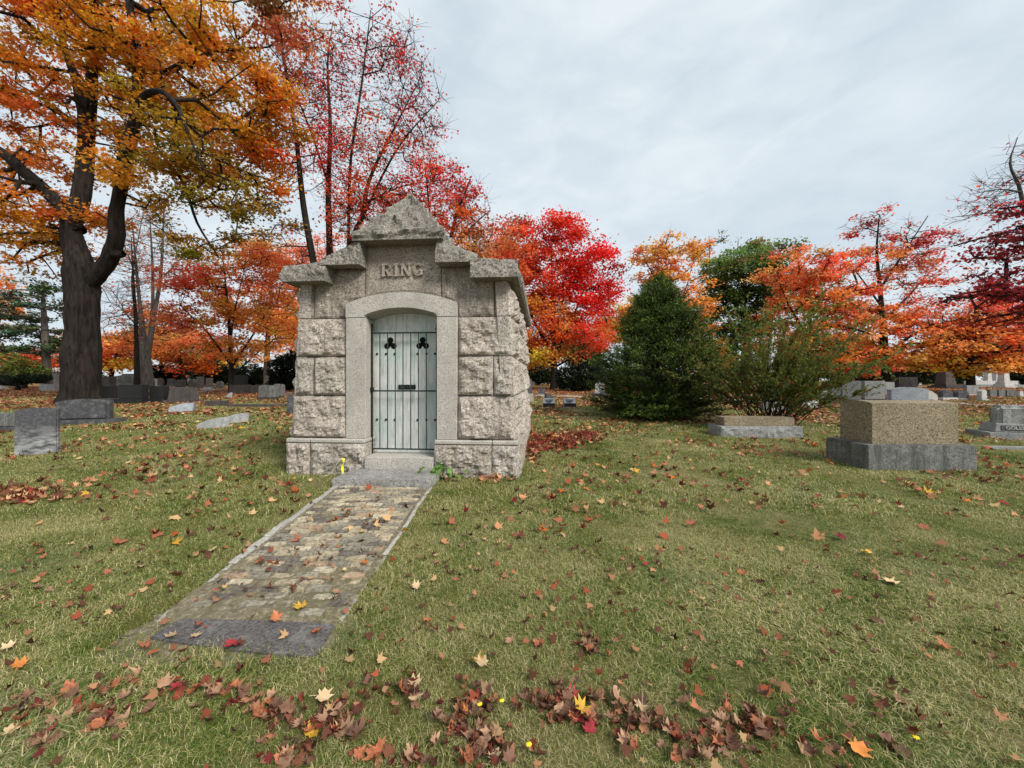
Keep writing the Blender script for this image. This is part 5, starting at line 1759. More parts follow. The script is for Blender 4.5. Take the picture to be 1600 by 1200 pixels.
# ------------------------------------------------------------------ evergreens and shrubs
def bush(name, label, px, py, blobs, n, size, D=None, seed=1, mat='needle', upright=0.5, stems=14, twig=0.12, cat='shrub', elong=2.6, group=None, spray=9, spr=0.16):
    """evergreen of outward-pointing sprays of narrow leaves over a shell of branch ends"""
    rng = np.random.default_rng(seed)
    D = dist(py) if D is None else D
    k_ = D / FPX
    P0 = np.array([(px - CX) * k_, D, gz(D)])
    e = empty(name, P0)
    tag(e, label, cat, group)
    c, bi = in_blobs(blobs, n // spray, D, rng, 0.35)
    c = c[c[:, 2] > gz(D) + 0.03] if True else c
    bi = bi[:len(c)]
    axis = np.array([P0[0], P0[1]])
    outw = np.concatenate([c[:, :2] - axis, np.zeros((len(c), 1))], 1)
    outw /= np.linalg.norm(outw, axis=1)[:, None] + 1e-6
    dirc = outw + np.array([0, 0, upright]) + rng.normal(0, 0.35, (len(c), 3))
    dirc /= np.linalg.norm(dirc, axis=1)[:, None]
    cc = np.repeat(c, spray, 0)
    dd = np.repeat(dirc, spray, 0) + rng.normal(0, 0.42, (len(cc), 3))
    dd /= np.linalg.norm(dd, axis=1)[:, None]
    cc = cc + np.repeat(dirc, spray, 0) * rng.uniform(-spr, spr, (len(cc), 1)) + rng.normal(0, spr * 0.32, (len(cc), 3))
    side = np.cross(dd, rng.normal(size=(len(cc), 3)))
    side /= np.linalg.norm(side, axis=1)[:, None] + 1e-9
    s = size * rng.uniform(0.7, 1.4, (len(cc), 1))
    v = np.stack([cc, cc + dd * s * 0.5 + side * s / elong * 0.5, cc + dd * s, cc + dd * s * 0.5 - side * s / elong * 0.5], 1)
    colb = np.array([b[6] for b in blobs])[bi]
    col = np.repeat(colb * rng.normal(1, 0.22, (len(c), 1)) * rng.normal(1, 0.07, (len(c), 3)), spray, 0) * rng.normal(1, 0.18, (len(cc), 1))
    np_obj('foliage', v.reshape(-1, 3) - P0, np.arange(len(cc) * 4).reshape(-1, 4), M[mat], e, cols=np.repeat(np.clip(col, 0.003, 0.9), 4, 0))
    top = max(CAMH - (b[1] - b[3] * 0.7 - HY) * k_ for b in blobs) - gz(D)
    A, B = [], []
    sel = rng.choice(len(c), min(len(c), stems * 22), replace=False)
    trunk = np.array([P0 + np.array([0, 0, top * 0.8 * t]) for t in np.linspace(-0.05, 1, 14)])
    tv, tf = frusta(trunk[:-1], trunk[1:], np.linspace(0.10, 0.02, 13) * (D * 0.06 + 0.3), np.linspace(0.092, 0.015, 13) * (D * 0.06 + 0.3), 7)
    st = np.array([[P0[0], P0[1], gz(D) + max(0.05, (c[q, 2] - gz(D)) * 0.72)] for q in sel])
    bv, bf = frusta(st, c[sel], np.full(len(sel), 0.014), np.full(len(sel), 0.005), 4)
    np_obj('trunk', np.concatenate([tv, bv]) - P0, np.concatenate([tf, bf + len(tv)]), M['bark2'], e)
    return e


G1, G2, G3 = S(58, 76, 40), S(46, 64, 36), S(82, 96, 46)


def yew_tree():
    """conifer of upswept boughs, each a flat feathery spray; gaps between the boughs are deepened by darker inner needles"""
    rng = np.random.default_rng(71)
    D = dist(661) + 1.5
    k_ = D / FPX
    P0 = np.array([(1030 - CX) * k_, D, gz(D)])
    H, RX = (661 - 436) * k_ * 0.94, 90 * k_
    e = empty('yew_tree', P0)
    tag(e, 'broad dark green yew conifer beside the twiggy shrub', 'conifer')
    A, B, ra, rb = [], [], [], []
    C, Dv, T = [], [], []
    for i in range(1500):
        t = rng.uniform(0.0, 1.0)
        prof = np.interp(t, [0, 0.10, 0.30, 0.52, 0.72, 0.86, 0.95, 1.0], [0.80, 0.95, 1.0, 0.88, 0.66, 0.43, 0.24, 0.07])
        an = rng.uniform(0, 2 * np.pi)
        r1 = RX * prof * (1 + 0.45 * fbm(Vector((math.cos(an) * 1.9, math.sin(an) * 1.9, t * 6.0)), 3)) * (rng.uniform(0.84, 1.10) if i % 4 else rng.uniform(0.35, 0.8))
        rise = rng.uniform(0.25, 0.7) + 0.7 * t * t
        d = np.array([math.cos(an), math.sin(an), 0.0])
        top = P0 + np.array([0, 0, t * H * rng.uniform(0.96, 1.07)]) + d * r1
        top[2] = max(top[2], P0[2] + 0.10 + rng.uniform(0, 0.2))
        st = np.array([P0[0], P0[1], max(P0[2] + 0.05, top[2] - rise * r1)])
        A.append(st); B.append(top); ra.append(0.012); rb.append(0.004)
        ax = top - st
        L = np.linalg.norm(ax)
        ax /= L
        lat = np.cross(ax, np.array([0, 0, 1.0]))
        lat /= np.linalg.norm(lat) + 1e-9
        sp = rng.uniform(0.5, 0.95)                   # reach of the spray back along the bough
        for q in range(24):
            f = rng.uniform(0, 1) ** 0.8
            base = top - ax * f * sp + lat * rng.normal(0, 0.10 + 0.13 * f) + np.array([0, 0, rng.normal(0, 0.025)])
            dv = ax * 0.9 + lat * rng.normal(0, 0.6) + np.array([0, 0, rng.normal(0.05, 0.22)])
            dv /= np.linalg.norm(dv)
            for w in range(5):
                C.append(base + dv * 0.035 * w + rng.normal(0, 0.012, 3))
                Dv.append(dv + rng.normal(0, 0.55, 3))
                T.append(1 - f)
    C, Dv, T = np.array(C), np.array(Dv), np.array(T)[:, None]
    Dv /= np.linalg.norm(Dv, axis=1)[:, None]
    sd = np.cross(Dv, rng.normal(size=Dv.shape))
    sd /= np.linalg.norm(sd, axis=1)[:, None] + 1e-9
    s = 0.072 * rng.uniform(0.7, 1.4, (len(C), 1))
    v = np.stack([C, C + Dv * s * 0.5 + sd * s * 0.15, C + Dv * s, C + Dv * s * 0.5 - sd * s * 0.15], 1)
    col = (np.array(S(24, 34, 14)) * (1 - T) + np.array(S(84, 102, 40)) * T) * rng.normal(1, 0.22, (len(C), 1)) * np.repeat(rng.normal(1, 0.28, 1500), 130)[:len(C), None]  # shade between boughs put into darker inner needles; tips paler as new growth
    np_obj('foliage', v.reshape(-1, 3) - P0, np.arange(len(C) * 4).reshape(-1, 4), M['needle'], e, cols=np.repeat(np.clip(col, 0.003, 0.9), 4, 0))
    tr = np.array([P0 + np.array([0.03 * math.sin(i), 0, H * 0.9 * i / 12 - 0.05]) for i in range(13)])
    A = np.concatenate([tr[:-1], np.array(A)]); B = np.concatenate([tr[1:], np.array(B)])
    ra = np.concatenate([np.linspace(0.16, 0.03, 12), ra]); rb = np.concatenate([np.linspace(0.15, 0.02, 12), rb])
    v, f = frusta(A, B, ra, rb, 5)
    np_obj('trunk', v - P0, f, M['bark2'], e)


yew_tree()
DK = S(30, 40, 24)
bush('yew_shrub', 'dark rounded yew clump under the scarlet maple', 905, 610, [(890, 590, 22, 18, 1.2, 1, DK), (918, 586, 26, 22, 1.2, 1, DK), (905, 600, 36, 12, 1.2, 1, DK)], 9000, 0.24, D=34, seed=72)
bush('yew_shrub', 'dark rounded yew against the mausoleum on its left', 450, 608, [(446, 582, 24, 26, 1.2, 1, DK), (462, 575, 20, 26, 1.2, 1, DK), (452, 598, 30, 10, 1.2, 1, DK)], 9000, 0.26, D=36, seed=73)
bush('juniper_shrub', 'spreading yellow-green juniper at the far left frame edge', 38, 602, [(34, 575, 22, 14, 1.2, 1, S(104, 104, 44)), (50, 585, 24, 12, 1.2, 1, S(84, 96, 42)), (20, 562, 14, 10, 1, .7, S(96, 108, 46))], 5000, 0.24, D=40, seed=74)
bush('juniper_shrub', 'low dark creeping juniper before the grey sloping monument', 28, 604, [(25, 595, 40, 6, 1.2, 1, DK), (50, 592, 24, 6, 1, 1, DK), (-10, 594, 30, 8, 1, 1, DK)], 4000, 0.22, D=36, seed=75)
hedges = [(255, 585, 20), (320, 580, 30), (345, 585, 25), (560, 585, 40), (840, 585, 26), (960, 580, 40), (1150, 580, 50), (1310, 580, 36), (1350, 586, 26), (1430, 584, 36), (1475, 586, 30), (1600, 580, 34), (130, 585, 20), (-30, 585, 40), (1700, 580, 60), (395, 586, 24), (705, 580, 60)]
for i, (px, py, r) in enumerate(hedges):
    bush('evergreen_shrub', 'dark evergreen shrub in the distant row below the %s tree' % min(far, key=lambda t: abs(t[0] - px))[4], px, 601, [(px, py, r, 15, 1.6, 1, DK), (px + r * 0.3, py + 6, r, 10, 1.6, 1, S(40, 54, 30))], 3600, 0.38, D=54 + (i * 5) % 9, seed=80 + i, group='distant evergreen shrubs', spr=0.3)


def twiggy_shrub():
    rng = np.random.default_rng(101)
    D = dist(672) + 0.25
    k_ = D / FPX
    P0 = np.array([(1203 - CX) * k_, D, gz(D)])
    e = empty('twiggy_shrub', P0)
    tag(e, 'wild twiggy shrub with arching stems and small olive leaves behind the low monument', 'shrub')
    A, B, ra, rb, LC, LD = [], [], [], [], [], []

    def shoot(p, d, L, r, lvl):
        n = 9 if lvl == 0 else 5
        q = p.copy()
        dd = d.copy()
        for i in range(n):
            dd = dd + rng.normal(0, 0.06, 3) + np.array([d[0] * 0.05, d[1] * 0.05, -0.018 if lvl == 0 else 0.01])
            dd /= np.linalg.norm(dd)
            q2 = q + dd * L / n
            t0, t1 = i / n, (i + 1) / n
            A.append(q); B.append(q2); ra.append(r * (1 - 0.8 * t0)); rb.append(r * (1 - 0.8 * t1))
            if (lvl == 0 and t0 > 0.42) or lvl == 1:
                for _ in range(5 if lvl else 6):
                    LC.append(q + (q2 - q) * rng.uniform() + rng.normal(0, 0.022, 3))
                    LD.append(dd)
            if lvl == 0 and i >= 3 and rng.uniform() < 0.7:
                for _ in range(2):
                    sd = dd + rng.normal(0, 0.5, 3)
                    sd /= np.linalg.norm(sd)
                    shoot(q2, sd, L * rng.uniform(0.12, 0.30), r * 0.4, 1)
            q = q2
    for i in range(82):
        an = rng.uniform(0, 2 * np.pi)
        lean = rng.uniform(0.0, 1.0) ** 0.8
        d = np.array([math.cos(an) * lean * 0.62, math.sin(an) * lean * 0.6, 1.0 - 0.2 * lean])
        d /= np.linalg.norm(d)
        shoot(P0 + np.array([rng.normal(0, 0.28), rng.normal(0, 0.2), -0.05]), d, rng.uniform(1.7, 3.9) * (1 - 0.15 * lean), 0.013, 0)
    for (dx, dz, L) in ((0.72, 0.72, 3.9), (0.62, 0.80, 3.8), (0.9, 0.5, 3.2), (-0.6, 0.8, 3.0), (-0.8, 0.5, 2.0), (0.95, 0.4, 2.0), (-0.1, 1, 3.5), (0.25, 1, 3.6), (0.45, 0.95, 3.7), (-0.35, 0.95, 3.3)):
        d = np.array([dx, -0.05, dz])
        shoot(P0, d / np.linalg.norm(d), L, 0.016, 0)
    v, f = frusta(np.array(A), np.array(B), np.array(ra), np.array(rb), 4)
    np_obj('stems', v - P0, f, M['bark2'], e)
    LC_, LD_ = np.array(LC), np.array(LD)
    dd = LD_ + rng.normal(0, 0.6, LD_.shape)
    dd /= np.linalg.norm(dd, axis=1)[:, None]
    sd = np.cross(dd, rng.normal(size=dd.shape))
    sd /= np.linalg.norm(sd, axis=1)[:, None]
    s = 0.078 * rng.uniform(0.6, 1.4, (len(dd), 1))
    v = np.stack([LC_, LC_ + dd * s * 0.5 + sd * s * 0.26, LC_ + dd * s, LC_ + dd * s * 0.5 - sd * s * 0.26], 1)
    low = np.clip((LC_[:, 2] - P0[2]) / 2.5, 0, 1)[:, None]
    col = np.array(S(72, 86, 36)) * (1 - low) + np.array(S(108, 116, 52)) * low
    red = rng.uniform(size=(len(dd), 1)) < 0.08
    col = np.where(red, np.array(S(150, 84, 56)), col) * rng.normal(1, 0.2, (len(dd), 1))
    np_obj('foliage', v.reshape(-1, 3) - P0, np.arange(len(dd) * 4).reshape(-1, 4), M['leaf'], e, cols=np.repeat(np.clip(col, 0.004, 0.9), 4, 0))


twiggy_shrub()

# ------------------------------------------------------------------ fallen leaves: the nearest ones singly, the rest as one carpet
leaf_meshes = []


def maple_leaf_mesh(curl, cup, seed):
    rs_ = random.Random(seed)
    tips = [(-90, 0.12), (-62, 0.36), (-40, 0.54), (-22, 0.42), (2, 0.66), (14, 0.72), (26, 0.50), (40, 0.50), (56, 0.74), (68, 0.56), (79, 0.68), (90, 0.92)]
    prof = tips + [(180 - a, r) for a, r in tips[-2:0:-1]]
    torn = rs_.choice((0.0, 0.05, 0.14))
    bm = bmesh.new()
    cen = bm.verts.new((0, 0, 0))
    rim, midr = [], []
    for a, r in prof:
        r *= rs_.uniform(0.72, 1.12) * 0.062 * (0.55 if rs_.random() < torn else 1.0)
        rim.append(bm.verts.new((r * math.cos(R(a)), r * math.sin(R(a)) + 0.004, 0)))
        midr.append(bm.verts.new((0.5 * r * math.cos(R(a)), 0.5 * r * math.sin(R(a)) + 0.002, 0)))
    n = len(prof)
    for i in range(n):
        j = (i + 1) % n
        bm.faces.new((cen, midr[i], midr[j]))
        bm.faces.new((midr[i], rim[i], rim[j], midr[j]))
    # petiole
    s0 = [bm.verts.new((dx, -0.004, 0)) for dx in (-0.0012, 0.0012)]
    s1 = [bm.verts.new((dx + rs_.uniform(-0.012, 0.012), -0.045, 0.0)) for dx in (-0.0009, 0.0009)]
    s1[1].co = s1[0].co + Vector((0.0018, 0, 0))
    bm.faces.new((s0[0], s1[0], s1[1], s0[1]))
    ph = rs_.uniform(0, 6)
    curl2 = rs_.uniform(6, 20)
    for v in bm.verts:
        x, y = v.co.x, v.co.y
        r = math.hypot(x, y)
        z = cup * r * r * 5 + 0.010 * math.sin(x * 90 + ph) * r / 0.06 + 0.009 * math.cos(y * 110 + ph * 2) * r / 0.06
        if curl:
            t = x * curl
            rad_ = 1.0 / max(1e-3, curl) if curl else 1
            v.co.x = rad_ * math.sin(t)
            z += rad_ * (1 - math.cos(t))
            t2 = (y - 0.01) * curl2
            v.co.y = 0.01 + math.sin(t2) / curl2
            z += (1 - math.cos(t2)) / curl2
        v.co.z = z
    zmin = min(v.co.z for v in bm.verts)
    for v in bm.verts:
        v.co.z -= zmin
    me = bpy.data.meshes.new('fallen_leaf')
    bm.normal_update()
    bm.to_mesh(me)
    bm.free()
    for p_ in me.polygons:
        p_.use_smooth = True
    me.materials.append(LEAF_M['tan'])
    return me


for i, (cu, cp) in enumerate(((0, 0.6), (8, 1.0), (16, 0.5), (28, 0.8), (38, 1.2), (46, 0.3), (-14, 1.6), (24, -1.0), (0, 1.6), (34, -0.5), (10, 1.8), (56, 0.2), (18, 1.2), (30, 0.1), (42, 0.8), (50, -0.4), (22, 0.9), (36, 1.4), (26, 0.2), (60, 0.5))):
    leaf_meshes.append(maple_leaf_mesh(abs(cu), cp, i))

COLNAME = {'tan': 'tan dried', 'pale': 'pale buff', 'brown': 'shrivelled brown', 'rust': 'rust-red', 'red': 'dark crimson', 'orange': 'orange', 'yellow': 'yellow'}


def put_leaf(x, y, z, colour, scale, rs_, label=None, mesh=None, where='on the lawn'):
    curled = colour in ('brown', 'tan', 'rust')
    me = mesh or (rs_.choice(leaf_meshes[2:]) if curled else rs_.choice(leaf_meshes[:3] + leaf_meshes[8:9] + leaf_meshes[10:11]))
    o = bpy.data.objects.new('fallen_leaf', me)
    COL.objects.link(o)
    o.location = (x, y, z)
    tl = 0.28 if curled else 0.15
    o.rotation_euler = (rs_.gauss(0, tl), rs_.gauss(0, tl), rs_.uniform(0, 6.283))
    o.scale = (scale, scale, scale)
    o.material_slots[0].link = 'OBJECT'
    o.material_slots[0].material = LEAF_M[colour]
    if label:
        tag(o, label, 'leaf', 'fallen maple leaves')
    else:
        tag(o, '%s maple leaf %s' % (COLNAME[colour], where), 'leaf', '%s leaves %s' % (COLNAME[colour], where))
    return o


rs = random.Random(77)
special = [(473, 957, 'yellow', 1.15, 'bright yellow maple leaf lying on the lower brick path'), (367, 1013, 'red', 1.25, 'dark crimson maple leaf lying on the dark paving slab'),
           (269, 1003, 'pale', 1.0, 'pale cream maple leaf on the far end of the dark paving slab'), (301, 1003, 'pale', 0.8, 'smaller cream leaf beside the pale leaf on the dark paving slab'),
           (430, 976, 'rust', 1.1, 'red-brown curled leaf across the far edge of the dark paving slab'), (492, 997, 'rust', 0.9, 'rust leaf near the right corner of the dark paving slab'),
           (570, 888, 'orange', 1.0, 'red-orange leaf lying by the right path edging'), (1318, 846, 'red', 1.5, 'large bright pink-red leaf lying alone midway on the right lawn'),
           (1360, 871, 'yellow', 1.2, 'yellow leaf just right of the large pink-red leaf'), (1386, 916, 'pale', 1.4, 'large pale folded leaf on the right lawn'),
           (649, 926, 'pale', 1.0, 'pale yellow leaf alone on grass right of the brick path'), (215, 894, 'pale', 1.15, 'pale pink-tan leaf alone on grass left of the path'),
           (28, 1053, 'orange', 1.0, 'orange leaf near the left frame edge'), (12, 1023, 'pale', 1.0, 'pale yellow leaf at the left frame edge above the orange one'),
           (1336, 1178, 'orange', 1.05, 'big golden-orange leaf at the bottom right of the lawn'), (911, 1125, 'yellow', 1.2, 'golden leaf lying in the brown heap at bottom centre right'),
           (1068, 1112, 'tan', 1.3, 'long star-shaped tan leaf standing up at bottom right of centre'), (757, 1048, 'pale', 1.1, 'pale yellow leaf on a brown leaf, right of the path end'),
           (500, 1100, 'pale', 1.1, 'cream leaf in the leaf drift below the paving slab'), (973, 782, 'yellow', 1.4, 'small bright yellow leaf far out on the central lawn')]
COLS, WTS = ('tan', 'pale', 'brown', 'rust', 'red', 'orange', 'yellow'), (5.5, 0.7, 8.0, 2.6, 0.6, 0.35, 0.05)
count = 0
for px, py, c, s, lab in special:
    p = gpt(px, py)
    on_slab = -2.09 < p.x < -1.05 and 2.06 < p.y < 2.40
    o = put_leaf(p.x, p.y, 0.030 if on_slab else 0.035, c, s * 0.95, rs, lab, leaf_meshes[0] if c in ('yellow', 'pale', 'red', 'orange') else leaf_meshes[2])
    count += 1
clusters = [(735, 1125, 24, 36, 46, 'in the big brown heap at bottom centre'), (765, 1165, 12, 34, 26, 'at the lower end of the big brown heap'), (520, 1130, 20, 45, 30, 'in the dark red drift left of the big heap'),
            (410, 1120, 14, 50, 25, 'in the drift below the paving slab'), (330, 1085, 12, 55, 25, 'in the clump just below the paving slab'), (925, 1120, 18, 55, 25, 'in the clump round the golden leaf'),
            (920, 1010, 8, 12, 20, 'in the small dark pile alone on the central lawn'), (870, 1100, 10, 40, 22, 'between the big heap and the golden leaf'), (620, 1080, 9, 40, 25, 'in the loose group right of the paving slab'),
            (1180, 1140, 18, 70, 30, 'in the wide clump at bottom right of centre'), (1110, 1165, 12, 50, 25, 'at the bottom edge under the standing tan leaf'), (1010, 1130, 9, 40, 22, 'right of the golden leaf clump'),
            (80, 1110, 12, 60, 30, 'in the clump at the bottom left'), (170, 1130, 7, 30, 20, 'right of the bottom left clump'), (200, 1075, 5, 30, 15, 'above the bottom left clump'), (60, 1165, 5, 40, 20, 'in the bottom left corner'),
            (1320, 1175, 5, 50, 15, 'beside the big golden-orange leaf'), (460, 1180, 6, 40, 15, 'at the bottom edge below the drift'), (620, 1185, 6, 60, 12, 'at the bottom edge left of the big heap')]
for cx_, cy_, n, sx, sy, where in clusters:
    for i in range(n):
        px, py = rs.gauss(cx_, sx * 0.68), min(1215, rs.gauss(cy_, sy * 0.66))
        p = gpt(px, py)
        put_leaf(p.x, p.y, rs.uniform(0.010, 0.040), rs.choices(COLS, WTS)[0], rs.uniform(0.60, 1.12), rs, where=where)
        count += 1
while count < 300:
    y = rs.uniform(1.45, 3.7)
    x = rs.uniform(-1.38, 1.38) * y
    if fbm(Vector((x * 0.8, y * 0.8, 4.0)), 3) < rs.uniform(-0.35, 0.25):
        continue
    onp = path_x(y, -1) < x < path_x(y, 1) and y > 2.1
    if onp:
        where = 'on the lower brick path'
    elif y < 2.4:
        where = 'scattered on near grass ' + ('left of the paving slab' if x < -2.1 else 'below the paving slab' if x < -1.0 else 'right of the paving slab' if x < 0 else 'in the near right lawn' if x < 1.6 else 'near the right frame edge')
    else:
        where = 'scattered on middle grass ' + ('left of the path' if x < -1.6 else 'just right of the path' if x < 0 else 'in front of the yew' if x < 2 else 'in front of the tan monument')
    put_leaf(x, y, 0.030 if onp else rs.uniform(0.016, 0.032), rs.choices(COLS, WTS)[0], rs.uniform(0.6, 1.05), rs, where=where)
    count += 1

# small crumpled litter filling the heaps between the larger leaves
hv, hf, hc, ho = [], [], [], 0
src = []
for me in leaf_meshes[2:]:
    co = np.zeros(len(me.vertices) * 3, np.float32)
    me.vertices.foreach_get('co', co)
    tri = []
    for pl in me.polygons:
        vs_ = list(pl.vertices)
        tri += [(vs_[0], vs_[a], vs_[a + 1]) for a in range(1, len(vs_) - 1)]
    src.append((co.reshape(-1, 3), np.array(tri)))
hpal = [S(120, 76, 56), S(88, 52, 40), S(150, 100, 74), S(128, 62, 46), S(104, 40, 38), S(164, 116, 86)]
for cx_, cy_, n, sx, sy, where in clusters:
    for i in range(int(n * 1.9)):
        px, py = rs.gauss(cx_, sx * 0.75), min(1215, rs.gauss(cy_, sy * 0.72))
        q = gpt(px, py)
        co, tri = rs.choice(src)
        mr = np.array(Matrix.Rotation(rs.uniform(0, 6.28), 3, 'Z') @ Matrix.Rotation(rs.gauss(0, 0.5), 3, 'X') @ Matrix.Rotation(rs.gauss(0, 0.5), 3, 'Y'))
        sc_ = rs.uniform(0.40, 0.78)
        hv.append((co * sc_) @ mr.T + np.array([q.x, q.y, rs.uniform(0.010, 0.034)]))
        hf.append(tri + ho)
        hc.append(np.tile(np.array(rs.choice(hpal)) * rs.uniform(0.6, 1.1), (len(co), 1)))
        ho += len(co)
lo_ = np_obj('leaf_litter', np.concatenate(hv), np.concatenate(hf), M['litter'], cols=np.concatenate(hc), smooth=True)
lo_['kind'] = 'stuff'
lo_['label'] = 'crumpled brown leaf bits filling the heaps along the lower lawn'

n_try = 190000
yy = np.sqrt(RNG.uniform(2.2 ** 2, 46.0 ** 2, n_try))
xx = RNG.uniform(-1.5, 1.5, n_try) * yy
dens = np.interp(yy, [2.2, 3.4, 3.6, 6, 9, 12, 16, 22, 30, 46], [0.12, 0.2, 0.36, 0.46, 0.50, 0.62, 0.75, 0.8, 0.7, 0.5])
cl = np.array([fbm(Vector((x * 0.42, y * 0.42, 2.0)), 3) + 0.6 * fbm(Vector((x * 1.7, y * 1.7, 5.0)), 2) for x, y in zip(xx, yy)])
keep = RNG.uniform(size=n_try) < dens * np.clip(0.55 + 1.7 * cl, 0.05, 1.6)
xx, yy = xx[keep], yy[keep]
# thicker drifts: along the mausoleum side, by the lane, left lawn
dr = []
for px, py, n, sx, sy in ((870, 690, 650, 42, 12), (905, 684, 420, 32, 8), (835, 700, 200, 12, 22), (25, 775, 160, 60, 14), (5, 668, 130, 24, 10), (1260, 650, 500, 70, 7), (1000, 630, 500, 120, 8), (930, 612, 900, 120, 5), (390, 615, 900, 90, 6), (120, 608, 500, 90, 3), (1450, 640, 300, 140, 7),
                          (700, 745, 40, 30, 6), (770, 752, 30, 30, 5)):
    for i in range(n):
        p = gpt(rs.gauss(px, sx * 0.6), max(598.5, rs.gauss(py, sy * 0.6)))
        dr.append((p.x, p.y))
dr = np.array(dr)
xx, yy = np.concatenate([xx, dr[:, 0]]), np.concatenate([yy, dr[:, 1]])
RM = np.array(Matrix.Rotation(-MYAW, 3, 'Z'))[:2, :2]


def inside_maus(x, y, pad=0.0):
    q = (np.stack([x - MC.x, y - MC.y], -1) @ RM.T)
    return (np.abs(q[:, 0]) < 1.87 + pad) & (q[:, 1] > -0.02 - pad) & (q[:, 1] < MLEN + pad)


def blocked(x, y, pad=0.0):
    b = inside_maus(x, y, pad)
    for fx, fy, fr in FOOT:
        b |= (x - fx) ** 2 + (y - fy) ** 2 < (fr * 0.8) ** 2
    b |= (np.abs(x - 6.79) < 0.88 + pad) & (np.abs(y - 6.8) < 0.47 + pad)
    return b


nb_ = 520
by = np.sqrt(RNG.uniform(1.4 ** 2, 3.4 ** 2, nb_))
bx = RNG.uniform(-1.4, 1.4, nb_) * by
xx, yy = np.concatenate([xx, bx]), np.concatenate([yy, by])
ok = ~blocked(xx, yy)
xx, yy = xx[ok], yy[ok]
nl_ = len(xx)
q = (np.stack([xx - MC.x, yy - MC.y], -1) @ RM.T)
on_step = (np.abs(q[:, 0]) < 0.7) & (q[:, 1] > -0.7) & (q[:, 1] < 0)
keepm = ~on_step
xx, yy = xx[keepm], yy[keepm]
nl_ = len(xx)
onp = (xx > -2.45) & (xx < -1.1) & (yy < 5.4)
zz = gz_np(yy) + np.where(onp, 0.034, np.where(yy < 14, 0.030, 0.045)) + RNG.uniform(0, 0.012, nl_)
pal = np.array([S(186, 134, 96), S(206, 168, 120), S(112, 70, 52), S(164, 84, 56), S(140, 44, 42), S(196, 106, 52), S(212, 160, 60), S(182, 112, 84)])
pw = np.array([3.8, 2.2, 4.2, 1.8, 0.8, 0.8, 0.35, 2.0])
ci = RNG.choice(len(pal), nl_, p=pw / pw.sum())
# the drift beside the mausoleum is redder
redd = (xx > 0.1) & (xx < 2.6) & (yy > 7.2) & (yy < 10.5) & (RNG.uniform(size=nl_) < 0.55)
ci[redd] = RNG.choice([2, 3, 4, 4, 7], redd.sum())
bits = yy < 3.4
ci[bits] = RNG.choice([0, 0, 2, 2, 2, 7, 1, 3], bits.sum())
colr = pal[ci] * RNG.normal(0.76, 0.15, (nl_, 1))
colr[bits] *= 0.8
ctr = np.stack([xx, yy, zz], -1)
near = yy < 11
v1, f1 = leaf_geo(ctr[near], np.where(yy[near] < 3.4, 0.042, 0.082), MAPLE, 0.55, curl=True)
lo_ = np_obj('fallen_leaves', v1, f1, M['litter'], cols=np.repeat(np.clip(colr[near], 0.01, 0.9), len(MAPLE), 0))
lo_['kind'] = 'stuff'
lo_['label'] = 'scattered autumn leaves across the lawn round the mausoleum'
v1, f1 = leaf_geo(ctr[~near], 0.13, KITE, 0.40)
lo_ = np_obj('far_fallen_leaves', v1, f1, M['litter'], cols=np.repeat(np.clip(colr[~near], 0.01, 0.9), 4, 0))
lo_['kind'] = 'stuff'
lo_['label'] = 'carpet of fallen autumn leaves under the distant trees'
lo_['category'] = 'leaves'

# ------------------------------------------------------------------ grass
tuft_meshes = []


def tuft(nbl, rad, hgt, wid, seed, lean):
    rng = np.random.default_rng(seed)
    r = rad * np.sqrt(rng.uniform(0, 1, nbl))
    a = rng.uniform(0, 2 * np.pi, nbl)
    b = np.stack([r * np.cos(a), r * np.sin(a), np.zeros(nbl)], -1)
    h = hgt * rng.uniform(0.45, 1.25, nbl)
    la = rng.uniform(0, 2 * np.pi, nbl)
    ln = lean * rng.uniform(0.2, 1.3, nbl)
    d = np.stack([np.cos(la), np.sin(la), np.zeros(nbl)], -1)
    s = np.stack([-np.sin(la), np.cos(la), np.zeros(nbl)], -1) * (wid * rng.uniform(0.6, 1.3, nbl))[:, None]
    up = np.array([0, 0, 1.0])
    m1 = b + d * (h * ln * 0.35)[:, None] + up * (h * 0.60)[:, None]
    t1 = b + d * (h * ln * 1.15)[:, None] + up * (h * np.clip(1.0 - 0.30 * ln, 0.3, 1))[:, None]
    V_ = np.stack([b - s * 0.5, b + s * 0.5, m1 + s * 0.42, m1 - s * 0.42, t1 + s * 0.10, t1 - s * 0.10], 1).reshape(-1, 3)
    i = np.arange(nbl)[:, None] * 6
    F_ = np.concatenate([i + np.array([0, 1, 2, 3]), i + np.array([3, 2, 4, 5])])
    tone = np.repeat(rng.uniform(0, 1, nbl), 6)
    col = np.stack([tone, tone, tone], -1)
    return np_mesh('grass_tuft', V_, F_, M['grass'], col)


